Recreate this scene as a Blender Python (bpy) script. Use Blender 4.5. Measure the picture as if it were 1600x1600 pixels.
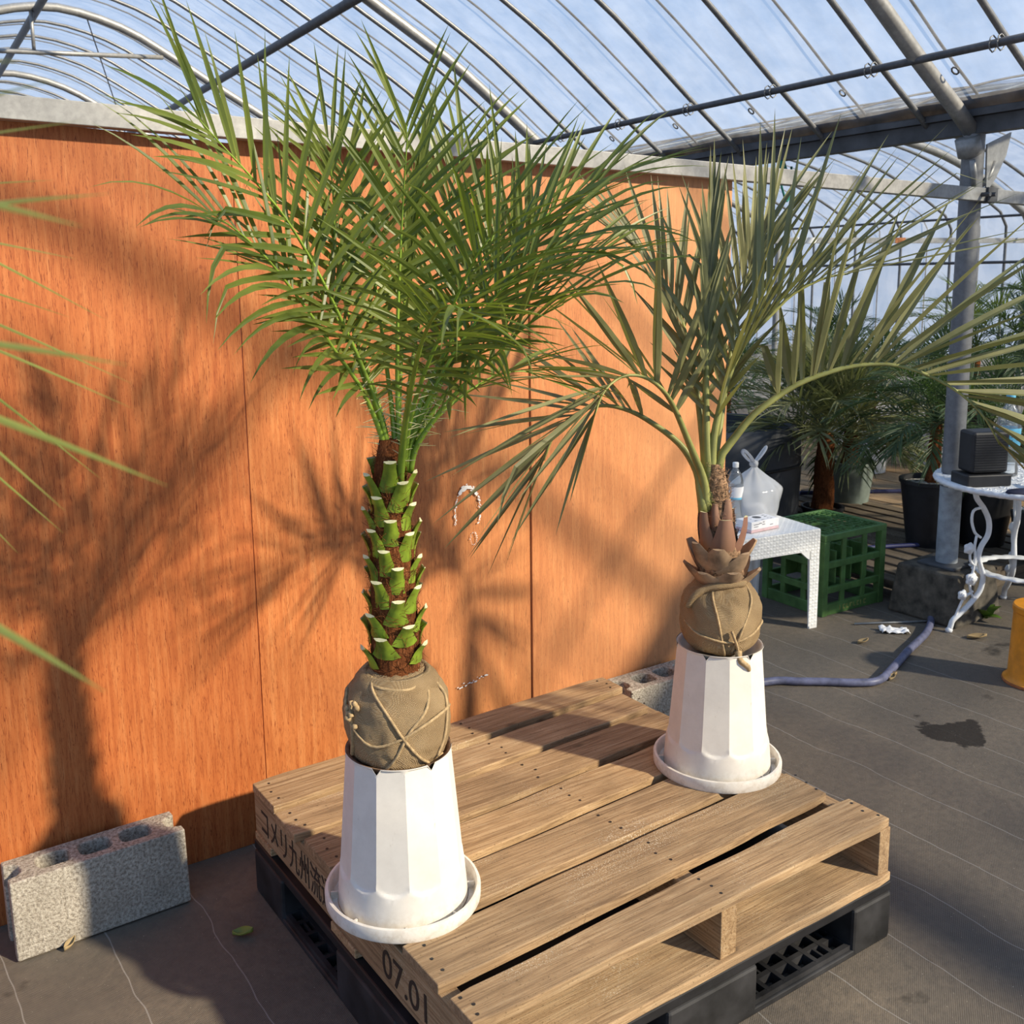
import bpy, bmesh, math, random
from mathutils import Vector, Matrix, noise
R = math.radians
random.seed(7)
for o in list(bpy.data.objects): bpy.data.objects.remove(o)
scn = bpy.context.scene
COL = scn.collection

# ---------------------------------------------------------------- camera
cam = bpy.data.cameras.new('camera'); camo = bpy.data.objects.new('camera', cam); COL.objects.link(camo)
F_PX = 1576.354; YAW, PITCH, ROLL = .561, .173, -.022
_f = Vector((math.sin(YAW)*math.cos(PITCH), math.cos(YAW)*math.cos(PITCH), -math.sin(PITCH)))
_r = Vector((math.cos(YAW), -math.sin(YAW), 0)); _u = _r.cross(_f)
_r2 = _r*math.cos(ROLL)+_u*math.sin(ROLL); _u2 = -_r*math.sin(ROLL)+_u*math.cos(ROLL)
camo.matrix_world = Matrix(((_r2.x, _u2.x, -_f.x, -.851), (_r2.y, _u2.y, -_f.y, -1.317), (_r2.z, _u2.z, -_f.z, 1.610), (0, 0, 0, 1)))
cam.sensor_fit = 'HORIZONTAL'; cam.sensor_width = 36; cam.lens = F_PX/1600*36
cam.shift_x = (800-701.7)/1600; cam.shift_y = (701.3-800)/1600
cam.clip_start = .02; cam.clip_end = 200
cam.dof.use_dof = True; cam.dof.focus_distance = 2.25; cam.dof.aperture_fstop = 12.0
scn.camera = camo

# ---------------------------------------------------------------- world, sun, exposure
w = bpy.data.worlds.new('sky'); scn.world = w; w.use_nodes = True
nt = w.node_tree; nt.nodes.clear()
tc = nt.nodes.new('ShaderNodeTexCoord'); sep = nt.nodes.new('ShaderNodeSeparateXYZ')
rmp = nt.nodes.new('ShaderNodeValToRGB'); bg = nt.nodes.new('ShaderNodeBackground'); out = nt.nodes.new('ShaderNodeOutputWorld')
nt.links.new(tc.outputs['Generated'], sep.inputs[0]); nt.links.new(sep.outputs['Z'], rmp.inputs[0])
e = rmp.color_ramp.elements
e[0].position = 0.0; e[0].color = (.56, .66, .84, 1)
e[1].position = 1.0; e[1].color = (.22, .42, .80, 1)
m_ = e.new(.12); m_.color = (.48, .62, .86, 1)
m_ = e.new(.40); m_.color = (.35, .54, .86, 1)
nt.links.new(rmp.outputs[0], bg.inputs['Color']); bg.inputs['Strength'].default_value = 1.0
nt.links.new(bg.outputs[0], out.inputs[0])
sun = bpy.data.lights.new('sun', 'SUN'); suno = bpy.data.objects.new('sun', sun); COL.objects.link(suno)
sd = Vector((-.49, .872, -.588)).normalized()
suno.rotation_euler = sd.to_track_quat('-Z', 'Y').to_euler(); suno.location = (3, -6, 6)
sun.energy = 9.0; sun.color = (1, .85, .63); sun.angle = R(2.1)
scn.view_settings.view_transform = 'Standard'; scn.view_settings.look = 'None'
scn.view_settings.exposure = 0.0; scn.view_settings.gamma = 1; scn.view_settings.use_curve_mapping = False

# ---------------------------------------------------------------- helpers
def V(*a): return Vector(a)
class MB:
    def __init__(s): s.v = []; s.f = []; s.mi = []; s.m = 0
    def add(s, vs, fs):
        b = len(s.v); s.v += [tuple(p) for p in vs]
        for f in fs: s.f.append([i+b for i in f]); s.mi.append(s.m)
    def hexa(s, c):                       # 8 corners: bottom 4 ccw, top 4 ccw
        s.add(c, [(3,2,1,0), (4,5,6,7), (0,1,5,4), (1,2,6,5), (2,3,7,6), (3,0,4,7)])
    def box(s, x0, x1, y0, y1, z0, z1, M=None):
        c = [V(x0,y0,z0), V(x1,y0,z0), V(x1,y1,z0), V(x0,y1,z0), V(x0,y0,z1), V(x1,y0,z1), V(x1,y1,z1), V(x0,y1,z1)]
        if M: c = [M @ p for p in c]
        s.hexa(c)
    def tube(s, pts, rad, n=8, caps=True, flat=None):
        pts = [Vector(p) for p in pts]; k = len(pts)
        rad = [rad]*k if not hasattr(rad, '__len__') else rad
        vs = []; prev = None
        for i, p in enumerate(pts):
            t = (pts[min(i+1,k-1)]-pts[max(i-1,0)]).normalized()
            if prev is None:
                a = V(0,0,1) if abs(t.z) < .9 else V(1,0,0)
                n1 = t.cross(a).normalized()
            else:
                n1 = (prev - t*prev.dot(t)).normalized()
            prev = n1; n2 = t.cross(n1)
            for j in range(n):
                an = 2*math.pi*j/n
                vs.append(p + (n1*math.cos(an) + n2*math.sin(an)*(flat or 1))*rad[i])
        fs = []
        for i in range(k-1):
            for j in range(n):
                a = i*n+j; b = i*n+(j+1) % n
                fs.append((a, b, b+n, a+n))
        if caps: fs.append(tuple(range(n))[::-1]); fs.append(tuple(range((k-1)*n, k*n)))
        s.add(vs, fs)
    def lathe(s, prof, n=32, c=(0,0,0), cap0=False, cap1=False, rf=None):
        vs = []
        for r, z in prof:
            for j in range(n):
                an = 2*math.pi*j/n
                q = rf(r, z, an) if rf else r
                vs.append((c[0]+q*math.cos(an), c[1]+q*math.sin(an), c[2]+z))
        fs = []
        for i in range(len(prof)-1):
            for j in range(n):
                a = i*n+j; b = i*n+(j+1) % n
                fs.append((a, b, b+n, a+n))
        if cap0: fs.append(tuple(range(n))[::-1])
        if cap1: fs.append(tuple(range((len(prof)-1)*n, len(prof)*n)))
        s.add(vs, fs)
    def grid(s, fn, nu, nv):
        vs = [fn(i/nu, j/nv) for i in range(nu+1) for j in range(nv+1)]
        s.add(vs, [(i*(nv+1)+j, (i+1)*(nv+1)+j, (i+1)*(nv+1)+j+1, i*(nv+1)+j+1) for i in range(nu) for j in range(nv)])
    def build(s, name, mats, parent=None, smooth=False, bevel=0, solid=0, auto=None):
        me = bpy.data.meshes.new(name); me.from_pydata(s.v, [], s.f)
        if not isinstance(mats, (list, tuple)): mats = [mats]
        for m in mats: me.materials.append(m)
        if len(mats) > 1: me.polygons.foreach_set('material_index', s.mi)
        if smooth: me.polygons.foreach_set('use_smooth', [True]*len(me.polygons))
        me.update()
        o = bpy.data.objects.new(name, me); COL.objects.link(o)
        if parent: o.parent = parent
        if auto is not None:
            bm = bmesh.new(); bm.from_mesh(me)
            for ed in bm.edges:
                if len(ed.link_faces) == 2 and ed.calc_face_angle(0) > R(auto): ed.smooth = False
            bm.to_mesh(me); bm.free()
            me.polygons.foreach_set('use_smooth', [True]*len(me.polygons))
        if solid:
            md = o.modifiers.new('solid', 'SOLIDIFY'); md.thickness = solid; md.offset = 0
        if bevel:
            md = o.modifiers.new('bevel', 'BEVEL'); md.width = bevel; md.segments = 2; md.limit_method = 'ANGLE'; md.angle_limit = R(40)
        return o
def thing(name, label, cat, loc=(0,0,0), rz=0, group=None):
    o = bpy.data.objects.new(name, None); COL.objects.link(o); o.location = loc; o.rotation_euler = (0,0,rz)
    o.empty_display_size = .1
    return tag(o, label, cat, group)
def tag(o, label, cat, group=None, kind=None):
    o['label'] = label; o['category'] = cat
    if group: o['group'] = group
    if kind: o['kind'] = kind
    return o
def struct(name, loc=(0,0,0), rz=0):
    o = bpy.data.objects.new(name, None); COL.objects.link(o); o.location = loc; o.rotation_euler = (0,0,rz); o['kind'] = 'structure'
    return o
def spline(pts, n):
    P = [Vector(p) for p in pts]; P = [P[0]*2-P[1]]+P+[P[-1]*2-P[-2]]
    k = len(P)-3; res = []
    for i in range(n+1):
        t = i/n*k; a = min(int(t), k-1); t -= a
        p0, p1, p2, p3 = P[a:a+4]
        res.append(.5*((2*p1)+(p2-p0)*t+(2*p0-5*p1+4*p2-p3)*t*t+(3*p1-p0-3*p2+p3)*t**3))
    return res
def arc_resample(pts, n):
    L = [0]
    for a, b in zip(pts, pts[1:]): L.append(L[-1]+(b-a).length)
    res = []; j = 0
    for i in range(n+1):
        d = L[-1]*i/n
        while j < len(pts)-2 and L[j+1] < d: j += 1
        t = (d-L[j])/max(1e-9, L[j+1]-L[j]); res.append(pts[j].lerp(pts[j+1], min(1, t)))
    return res

# ---------------------------------------------------------------- materials
class NT:
    def __init__(s, name):
        s.m = bpy.data.materials.new(name); s.m.use_nodes = True; s.t = s.m.node_tree; s.t.nodes.clear()
        s.out = s.n('ShaderNodeOutputMaterial'); s.tc = s.n('ShaderNodeTexCoord')
    def n(s, k, **kw):
        x = s.t.nodes.new(k)
        for a, b in kw.items(): setattr(x, a, b)
        return x
    def l(s, a, b): s.t.links.new(a, b)
    def map(s, scale=(1,1,1), src='Object', rot=(0,0,0), rnd=0):
        m = s.n('ShaderNodeMapping'); m.inputs['Scale'].default_value = scale; m.inputs['Rotation'].default_value = rot
        s.l(s.tc.outputs[src], m.inputs[0])
        if rnd:
            oi = s.n('ShaderNodeObjectInfo'); mu = s.n('ShaderNodeMath', operation='MULTIPLY'); s.l(oi.outputs['Random'], mu.inputs[0]); mu.inputs[1].default_value = rnd
            s.l(mu.outputs[0], m.inputs['Location'])
        return m.outputs[0]
    def noise(s, vec, scale, detail=4, rough=.55, dist=0):
        x = s.n('ShaderNodeTexNoise'); s.l(vec, x.inputs['Vector']); x.inputs['Scale'].default_value = scale
        x.inputs['Detail'].default_value = detail; x.inputs['Roughness'].default_value = rough; x.inputs['Distortion'].default_value = dist
        return x.outputs['Fac']
    def ramp(s, fac, stops):
        x = s.n('ShaderNodeValToRGB'); s.l(fac, x.inputs[0]); el = x.color_ramp.elements
        while len(el) < len(stops): el.new(.5)
        for q, (p, c) in zip(el, stops):
            q.position = p; q.color = tuple(c)+(1,) if len(c) == 3 else c
        return x.outputs[0]
    def mix(s, fac, a, b, mode='MIX'):
        x = s.n('ShaderNodeMix', data_type='RGBA', blend_type=mode)
        for sock, val in ((x.inputs[0], fac), (x.inputs[6], a), (x.inputs[7], b)):
            if hasattr(val, 'is_output'): s.l(val, sock)
            else: sock.default_value = val if isinstance(val, (int, float)) else (tuple(val)+(1,))[:4]
        return x.outputs[2]
    def math(s, op, a, b=0):
        x = s.n('ShaderNodeMath', operation=op)
        for sock, val in ((x.inputs[0], a), (x.inputs[1], b)):
            if hasattr(val, 'is_output'): s.l(val, sock)
            else: sock.default_value = val
        return x.outputs[0]
    def bsdf(s, col, rough=.6, bump=None, bs=.3, bd=.01, spec=.5, metal=0, sss=0, trans=0):
        b = s.n('ShaderNodeBsdfPrincipled')
        for nm, val in (('Base Color', col), ('Roughness', rough)):
            if hasattr(val, 'is_output'): s.l(val, b.inputs[nm])
            else: b.inputs[nm].default_value = val if isinstance(val, (int, float)) else tuple(val)+(1,)
        b.inputs['Specular IOR Level'].default_value = spec; b.inputs['Metallic'].default_value = metal
        b.inputs['Transmission Weight'].default_value = trans
        if bump is not None:
            bp = s.n('ShaderNodeBump'); bp.inputs['Strength'].default_value = bs; bp.inputs['Distance'].default_value = bd
            s.l(bump, bp.inputs['Height']); s.l(bp.outputs[0], b.inputs['Normal'])
        s.l(b.outputs[0], s.out.inputs[0]); s.b = b
        return s.m
def plain(name, col, rough=.5, var=.12, scale=25, spec=.4, metal=0, bs=.15):
    n = NT(name); v = n.map(); f = n.noise(v, scale, 5)
    d = tuple(c*(1-var*1.6) for c in col); l = tuple(min(1, c*(1+var)) for c in col)
    return n.bsdf(n.ramp(f, [(.3, d), (.7, l)]), rough, f, bs, .003, spec, metal)

def m_plywood():
    n = NT('plywood'); v = n.map((9, 9, .55), rnd=9)
    g = n.noise(v, 9, 8, .6, .6); v2 = n.map((42, 42, 3.0), rnd=5); g2 = n.noise(v2, 5, 5, .75, 2.5)
    v3 = n.map((1,1,.7), rnd=3); big = n.noise(v3, 1.3, 3)
    c = n.ramp(g, [(.25, (.34,.086,.022)), (.5, (.46,.145,.042)), (.78, (.55,.220,.078))])
    c = n.mix(n.ramp(g2, [(.38, (.95,.95,.95)), (.47, (0,0,0))]), c, (.20,.040,.009))
    oi = n.n('ShaderNodeObjectInfo'); wx = n.n('ShaderNodeNewGeometry'); sx = n.n('ShaderNodeSeparateXYZ'); n.l(wx.outputs['Position'], sx.inputs[0])
    pale_x = n.ramp(n.math('ADD', n.math('MULTIPLY', sx.outputs['X'], .36), n.math('MULTIPLY', big, .5)), [(.35, (0,0,0)), (1.0, (.85,.85,.85))])   # paler towards the right-hand end, broken up by noise
    c = n.mix(pale_x, c, n.mix(.62, c, (.58,.32,.155)))
    c = n.mix(1.0, c, oi.outputs['Color'], 'MULTIPLY')
    return n.bsdf(c, .55, g2, .12, .003, .35)
def m_wood(name, dark, mid, light, rough=.8):
    n = NT(name); v = n.map((1.2, 22, 22), rnd=40)
    g = n.noise(v, 3.2, 8, .62, 1.2); v2 = n.map((3, 120, 120), rnd=17); g2 = n.noise(v2, 2, 5, .7, .4)
    v3 = n.map((1,1,1), rnd=11); big = n.noise(v3, 5, 5, .65)
    kn = n.n('ShaderNodeTexVoronoi'); n.l(n.map((2.2, 5, 5), rnd=23), kn.inputs['Vector']); kn.inputs['Scale'].default_value = 1.6
    k = n.ramp(kn.outputs['Distance'], [(.05, (1,1,1)), (.10, (0,0,0))])
    c = n.ramp(g, [(.28, dark), (.5, mid), (.75, light)])
    c = n.mix(n.ramp(g2, [(.35, (.55,.55,.55)), (.55, (0,0,0))]), c, dark)
    c = n.mix(n.ramp(big, [(.45, (0,0,0)), (.75, (.55,.55,.55))]), c, tuple(x*.45 for x in mid))
    c = n.mix(k, c, tuple(x*.35 for x in mid))
    oi = n.n('ShaderNodeObjectInfo'); c = n.mix(n.ramp(oi.outputs['Random'], [(0, (0,0,0)), (1, (.3,.3,.3))]), c, n.mix(.5, c, tuple(sum(mid)/3*k for k in (1.05,.95,.82))))
    vr = n.n('ShaderNodeMath', operation='FRACT'); n.l(n.math('MULTIPLY', oi.outputs['Random'], 7.31), vr.inputs[0])
    c = n.mix(1.0, c, n.ramp(vr.outputs[0], [(0, (.80,.78,.76)), (1, (1.06,1.05,1.03))]), 'MULTIPLY')
    sp = n.noise(n.map(), 160, 2); c = n.mix(n.ramp(sp, [(.66, (0,0,0)), (.70, (.5,.5,.5))]), c, tuple(x*.2 for x in mid))
    sand = n.noise(n.map(rnd=31), 310, 1); sm = n.noise(n.map((1.4,3,3), rnd=13), 2.6, 4)
    c = n.mix(n.math('MULTIPLY', n.ramp(sand, [(.60, (0,0,0)), (.66, (1,1,1))]), n.ramp(sm, [(.56, (0,0,0)), (.72, (.8,.8,.8))])), c, (.74,.66,.52))
    return n.bsdf(c, rough, g2, .5, .004, .25)
def m_floor():
    n = NT('weed_mat'); v = n.map()
    sx = n.n('ShaderNodeSeparateXYZ'); n.l(v, sx.inputs[0])
    wob = n.noise(v, 2.2, 3); X = n.math('ADD', sx.outputs['X'], n.math('MULTIPLY', wob, .09))
    fr = n.math('FRACT', n.math('MULTIPLY', X, 4.4)); line = n.ramp(fr, [(0, (0,0,0)), (.491, (0,0,0)), (.497, (.45,.45,.45)), (.503, (.45,.45,.45)), (.509, (0,0,0))])
    big = n.noise(v, 1.7, 6, .6); fine = n.noise(v, 38, 5, .65)
    c = n.ramp(big, [(.3, (.072,.059,.046)), (.55, (.128,.101,.074)), (.75, (.185,.142,.098))])
    c = n.mix(n.ramp(fine, [(.35, (.6,.6,.6)), (.6, (0,0,0))]), c, (.062,.052,.041))
    ch = n.n('ShaderNodeTexChecker'); n.l(n.map((1,1,1), rot=(0,0,.2)), ch.inputs['Vector']); ch.inputs['Scale'].default_value = 330
    c = n.mix(n.math('MULTIPLY', ch.outputs['Fac'], .35), c, (.26,.235,.20))
    c = n.mix(line, c, (.42,.40,.37))
    st = n.noise(n.map((1,1.4,1)), 2.6, 5, .6); c = n.mix(n.ramp(st, [(.66, (0,0,0)), (.72, (.8,.8,.8))]), c, (.022,.018,.014))
    pd = n.n('ShaderNodeVectorMath', operation='DISTANCE'); n.l(v, pd.inputs[0]); pd.inputs[1].default_value = (2.33, .55, 0)
    q = n.math('ADD', pd.outputs['Value'], n.math('MULTIPLY', n.noise(v, 7, 4), .34)); c = n.mix(n.ramp(q, [(.27, (.9,.9,.9)), (.285, (0,0,0))]), c, (.016,.012,.009))
    sp = n.noise(v, 240, 1); c = n.mix(n.ramp(sp, [(.76, (0,0,0)), (.79, (1,1,1))]), c, (.5,.45,.36))
    return n.bsdf(c, .8, n.math('ADD', n.math('MULTIPLY', ch.outputs['Fac'], .25), fine), .5, .006, .3)
def m_film(name, tr, tl, wr=3):
    n = NT(name); v = n.map((1, 5, 1)); f = n.noise(v, wr, 6, .6, .5); v2 = n.map((2,2,2)); f2 = n.noise(v2, 2.5, 6, .65)
    t = n.n('ShaderNodeBsdfTransparent'); t.inputs[0].default_value = tr+(1,)
    d = n.n('ShaderNodeBsdfTranslucent'); d.inputs[0].default_value = (.85,.88,.92,1)
    g = n.n('ShaderNodeBsdfGlossy'); g.inputs['Roughness'].default_value = .18; g.inputs[0].default_value = (.8,.85,.9,1)
    bp = n.n('ShaderNodeBump'); bp.inputs['Strength'].default_value = .35; bp.inputs['Distance'].default_value = .05; n.l(f, bp.inputs['Height']); n.l(bp.outputs[0], g.inputs['Normal'])
    mx = n.n('ShaderNodeMixShader'); n.l(n.ramp(f2, [(.32, (tl*.4,)*3), (.75, (tl*1.8,)*3)]), mx.inputs[0]); n.l(t.outputs[0], mx.inputs[1]); n.l(d.outputs[0], mx.inputs[2])
    m2 = n.n('ShaderNodeMixShader'); n.l(n.ramp(f, [(.35, (.02,)*3), (.8, (.14,)*3)]), m2.inputs[0]); n.l(mx.outputs[0], m2.inputs[1]); n.l(g.outputs[0], m2.inputs[2])
    n.l(m2.outputs[0], n.out.inputs[0]); return n.m
def m_leaf(name, a, b, tcol, rough=.42, tw=.28):
    n = NT(name); v = n.map((1,1,1)); oi = n.n('ShaderNodeObjectInfo')
    f = n.noise(v, 9, 3); f = n.math('ADD', n.math('MULTIPLY', f, .75), n.math('MULTIPLY', oi.outputs['Random'], .3))
    c = n.ramp(f, [(.3, a), (.75, b)])
    n.bsdf(c, rough, None, spec=.5)
    tr = n.n('ShaderNodeBsdfTranslucent'); tr.inputs[0].default_value = tcol+(1,)
    mx = n.n('ShaderNodeMixShader'); mx.inputs[0].default_value = tw; n.l(n.b.outputs[0], mx.inputs[1]); n.l(tr.outputs[0], mx.inputs[2]); n.l(mx.outputs[0], n.out.inputs[0])
    return n.m
def m_burlap():
    n = NT('burlap'); v = n.map()
    w1 = n.n('ShaderNodeTexWave', bands_direction='Z'); w2 = n.n('ShaderNodeTexWave', bands_direction='DIAGONAL')
    for q in (w1, w2):
        n.l(v, q.inputs['Vector']); q.inputs['Scale'].default_value = 215; q.inputs['Distortion'].default_value = 5; q.inputs['Detail'].default_value = 2; q.inputs['Detail Scale'].default_value = .6
    h = n.math('MULTIPLY', w1.outputs['Fac'], w2.outputs['Fac']); big = n.noise(v, 14, 5)
    c = n.ramp(h, [(.05, (.30,.20,.105)), (.35, (.60,.43,.235)), (.9, (.80,.63,.40))])
    c = n.mix(n.ramp(big, [(.42, (0,0,0)), (.75, (.5,.5,.5))]), c, (.20,.125,.06))
    return n.bsdf(c, .95, h, .7, .006, .1)
def m_concrete():
    n = NT('concrete'); v = n.map(); f = n.noise(v, 130, 4, .7); g = n.noise(v, 9, 5)
    c = n.ramp(f, [(.33, (.16,.13,.10)), (.5, (.40,.36,.30)), (.68, (.60,.55,.47))]); c = n.mix(n.ramp(g, [(.4, (0,0,0)), (.75, (.5,.5,.5))]), c, (.21,.18,.14))
    return n.bsdf(c, .95, f, .9, .006, .15)
def m_fibre():
    n = NT('palm_fibre'); v = n.map((1,1,.35)); f = n.noise(v, 120, 5, .7, 2)
    return n.bsdf(n.ramp(f, [(.3, (.055,.018,.007)), (.55, (.25,.085,.03)), (.75, (.42,.18,.075))]), .95, f, 1, .01, .1)
def m_galv(name, a, b, rough=.45):
    n = NT(name); v = n.map((1,1,1)); f = n.noise(v, 14, 6, .65); k = n.noise(v, 60, 3)
    return n.bsdf(n.mix(n.ramp(k, [(.35, (.35,.35,.35)), (.6, (0,0,0))]), n.ramp(f, [(.3, a), (.7, b)]), tuple(x*.7 for x in a)), rough, f, .1, .003, .5, .35)
def m_potwhite():
    n = NT('pot_white'); v = n.map(); f = n.noise(v, 20, 6, .7); k = n.noise(n.map((1,1,.4)), 55, 4, .7)
    c = n.ramp(f, [(.3, (.68,.645,.585)), (.6, (.75,.715,.65))]); c = n.mix(n.ramp(k, [(.66, (0,0,0)), (.76, (.6,.6,.6))]), c, (.42,.36,.28))
    sx = n.n('ShaderNodeSeparateXYZ'); n.l(v, sx.inputs[0])
    c = n.mix(n.math('MULTIPLY', n.ramp(sx.outputs['Z'], [(.0, (1,1,1)), (.055, (0,0,0))]), n.ramp(n.noise(v, 45, 5, .7), [(.45, (0,0,0)), (.62, (.7,.7,.7))])), c, (.50,.43,.34))
    return n.bsdf(c, .5, f, .05, .002, .4)
def m_gravel():
    n = NT('gravel'); v = n.map(); vo = n.n('ShaderNodeTexVoronoi'); n.l(v, vo.inputs['Vector']); vo.inputs['Scale'].default_value = 45
    return n.bsdf(n.ramp(vo.outputs['Distance'], [(.0, (.85,.84,.8)), (.4, (.6,.58,.53)), (.7, (.10,.09,.08))]), .8, vo.outputs['Distance'], 1, .01)
M = dict(
 ply=m_plywood(), board=m_wood('pallet_wood', (.19,.11,.052), (.46,.30,.155), (.64,.475,.285)), board2=m_wood('old_boards', (.07,.055,.04), (.17,.13,.09), (.28,.22,.16)),
 floor=m_floor(), film=m_film('roof_film', (.93,.95,.97), .10), film2=m_film('old_roof_film', (.66,.71,.77), .13, 8),
 leaf1=m_leaf('date_leaf', (.045,.080,.014), (.165,.205,.036), (.26,.36,.03)), leaf2=m_leaf('jelly_leaf', (.105,.118,.048), (.28,.28,.125), (.30,.33,.08), .5, .2),
 leaf3=m_leaf('back_leaf', (.030,.060,.022), (.085,.13,.048), (.10,.18,.03), .5), leaf4=m_leaf('near_leaf', (.17,.21,.035), (.34,.37,.085), (.40,.45,.06), .5),
 dryleaf=m_leaf('dry_leaf', (.30,.20,.09), (.46,.34,.17), (.4,.3,.1), .7, .1),
 stem1=plain('green_stem', (.22,.34,.035), .4, .25, 12), stem2=plain('olive_stem', (.26,.27,.085), .45, .25, 12), stub=plain('green_stub', (.19,.275,.024), .4, .4, 22), stubcut=plain('cut_stub', (.62,.60,.36), .8, .15, 60),
 stub2=m_leaf('purple_stub', (.15,.060,.05), (.30,.17,.10), (.1,.05,.03), .6, .03), husk=plain('dry_husk', (.34,.23,.14), .85, .35, 20), spine=plain('pale_spine', (.62,.58,.30), .5),
 fibre=m_fibre(), fibre2=plain('grey_fibre', (.27,.165,.095), .95, .6, 90, bs=1), band=plain('band_paint', (.30,.33,.36), .6, .2), burlap=m_burlap(), twine=plain('jute_twine', (.42,.30,.16), .95, .25, 120), soil=plain('soil', (.05,.033,.022), .95, .4, 60, bs=.8),
 pot=m_potwhite(), rimdirt=plain('dried_mud', (.30,.19,.12), .95, .35, 50), conc=m_concrete(), galv=m_galv('galvanised_tube', (.25,.25,.245), (.39,.39,.38)), pipe=m_galv('steel_pipe', (.15,.155,.16), (.26,.265,.27), .4),
 darkpipe=m_galv('dark_pipe', (.07,.072,.078), (.13,.132,.14), .5), postgrey=m_galv('post_grey', (.14,.143,.15), (.21,.213,.22), .5), strap=plain('roof_strap', (.06,.062,.065), .7), gutter=plain('gutter_steel', (.075,.078,.085), .6, .3, 8), dirt=plain('gutter_dirt', (.16,.11,.07), .95, .5, 9),
 white=plain('white_paint', (.80,.80,.78), .6, .05), rust=plain('rust_mark', (.42,.16,.06), .8, .3, 40), blackp=plain('black_plastic', (.016,.016,.018), .5, .3, 12), blackp2=plain('worn_black_plastic', (.028,.028,.030), .55, .5, 9),
 resin=plain('white_resin', (.83,.82,.79), .4, .04), green=plain('crate_green', (.085,.180,.050), .45, .25, 14), orange=plain('orange_plastic', (.72,.27,.012), .4, .12), hose=plain('blue_hose', (.125,.13,.205), .45, .25, 30),
 darkhose=plain('navy_hose', (.03,.035,.12), .5), tarp=plain('grey_tarp', (.055,.06,.068), .6, .3, 4), greypot=plain('grey_green_pot', (.20,.24,.21), .5), farpot=plain('far_white_pot', (.80,.80,.80), .55), iron=plain('white_iron', (.78,.79,.80), .4, .06),
 gravel=m_gravel(), ink=plain('black_ink', (.04,.025,.016), .9), labelblue=plain('label_blue', (.16,.52,.72), .4), paper=plain('paper', (.82,.80,.80), .7, .05), pinkp=plain('pink_edge', (.72,.50,.50), .7), cap=plain('blue_cap', (.12,.45,.65), .4), foot=plain('footing_stone', (.10,.085,.065), .95, .4, 20, bs=.6), teal=plain('teal_cord', (.02,.20,.15), .7), navy=plain('navy_cloth', (.02,.022,.05), .8), tissue=plain('tissue', (.82,.82,.84), .9), taro=plain('taro_leaf', (.12,.22,.03), .45, .2, 9))
def m_clear(name, col, tr):
    n = NT(name); t = n.n('ShaderNodeBsdfTransparent'); t.inputs[0].default_value = col+(1,)
    g = n.n('ShaderNodeBsdfGlossy'); g.inputs['Roughness'].default_value = .08; d = n.n('ShaderNodeBsdfDiffuse'); d.inputs[0].default_value = (.85,.86,.88,1); tl = n.n('ShaderNodeBsdfTranslucent'); tl.inputs[0].default_value = (.85,.86,.88,1)
    m0 = n.n('ShaderNodeMixShader'); m0.inputs[0].default_value = .5; n.l(d.outputs[0], m0.inputs[1]); n.l(tl.outputs[0], m0.inputs[2])
    m1 = n.n('ShaderNodeMixShader'); m1.inputs[0].default_value = 1-tr; n.l(t.outputs[0], m1.inputs[1]); n.l(m0.outputs[0], m1.inputs[2])
    lw = n.n('ShaderNodeLayerWeight'); lw.inputs[0].default_value = .25
    m2 = n.n('ShaderNodeMixShader'); n.l(lw.outputs['Fresnel'], m2.inputs[0]); n.l(m1.outputs[0], m2.inputs[1]); n.l(g.outputs[0], m2.inputs[2]); n.l(m2.outputs[0], n.out.inputs[0]); return n.m
M['bag'] = m_clear('thin_bag', (.92,.93,.95), .24); M['bottle'] = m_clear('clear_bottle', (.93,.96,.97), .8)

# ================================================================ setting: floor, plywood wall
def sheet_plane(x): return 1.258 - .011*x
fl = MB(); fl.box(-8, 16, -9, 18, -.05, 0); fo = fl.build('floor', M['floor']); fo['kind'] = 'structure'
wall = struct('wall_back')
for x0, x1, off, tint in ((-1.70,-.793,.004,(.95,.9,.85)), (-.790,.121,.0,(.95,.90,.84)), (.125,1.068,.006,(1.05,1.10,1.08)), (1.072,1.956,.0,(1.06,1.10,1.12))):
    b = MB(); y0, y1 = sheet_plane(x0)+off, sheet_plane(x1)+off; t = .014; zt = 1.965 if x0 > 1 else 2.0
    b.hexa([V(x0,y0,0), V(x1,y1,0), V(x1,y1+t,0), V(x0,y0+t,0), V(x0,y0,zt), V(x1,y1,zt-.05), V(x1,y1+t,zt-.05), V(x0,y0+t,zt)])
    b.build('plywood_sheet', M['ply'], wall, bevel=.0015).color = tint+(1,)
# chalk scribble on the middle sheet (ring and short strokes of filler)
b = MB(); rs_ = random.Random(6)
def fleck(x, z, s, a):
    y = sheet_plane(x)-.0009; q = [(s*(1+rs_.uniform(-.4,.4))*math.cos(k*1.257), .45*s*(1+rs_.uniform(-.4,.4))*math.sin(k*1.257)) for k in range(5)]
    top = [V(x+u*math.cos(a)-v*math.sin(a), y, z+u*math.sin(a)+v*math.cos(a)) for u, v in q]
    b.add(top+[p+V(0,.0012,0) for p in top], [(4,3,2,1,0)]+[(k, (k+1) % 5, 5+(k+1) % 5, 5+k) for k in range(5)])
for i in range(150):
    an = R(-35+rs_.uniform(0,240)); r = 1+rs_.gauss(0,.05)
    fleck(.825+.047*r*math.cos(an), .865+.078*r*math.sin(an)+.01, rs_.uniform(.002,.0055)*(1.4 if 20 < math.degrees(an) < 130 else .8), an+1.57)
for i in range(22): fleck(.845+.012*math.cos(i*.35)+rs_.uniform(-.002,.002), .785+.02*math.sin(i*.35), rs_.uniform(.0012,.003), i*.3)
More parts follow.
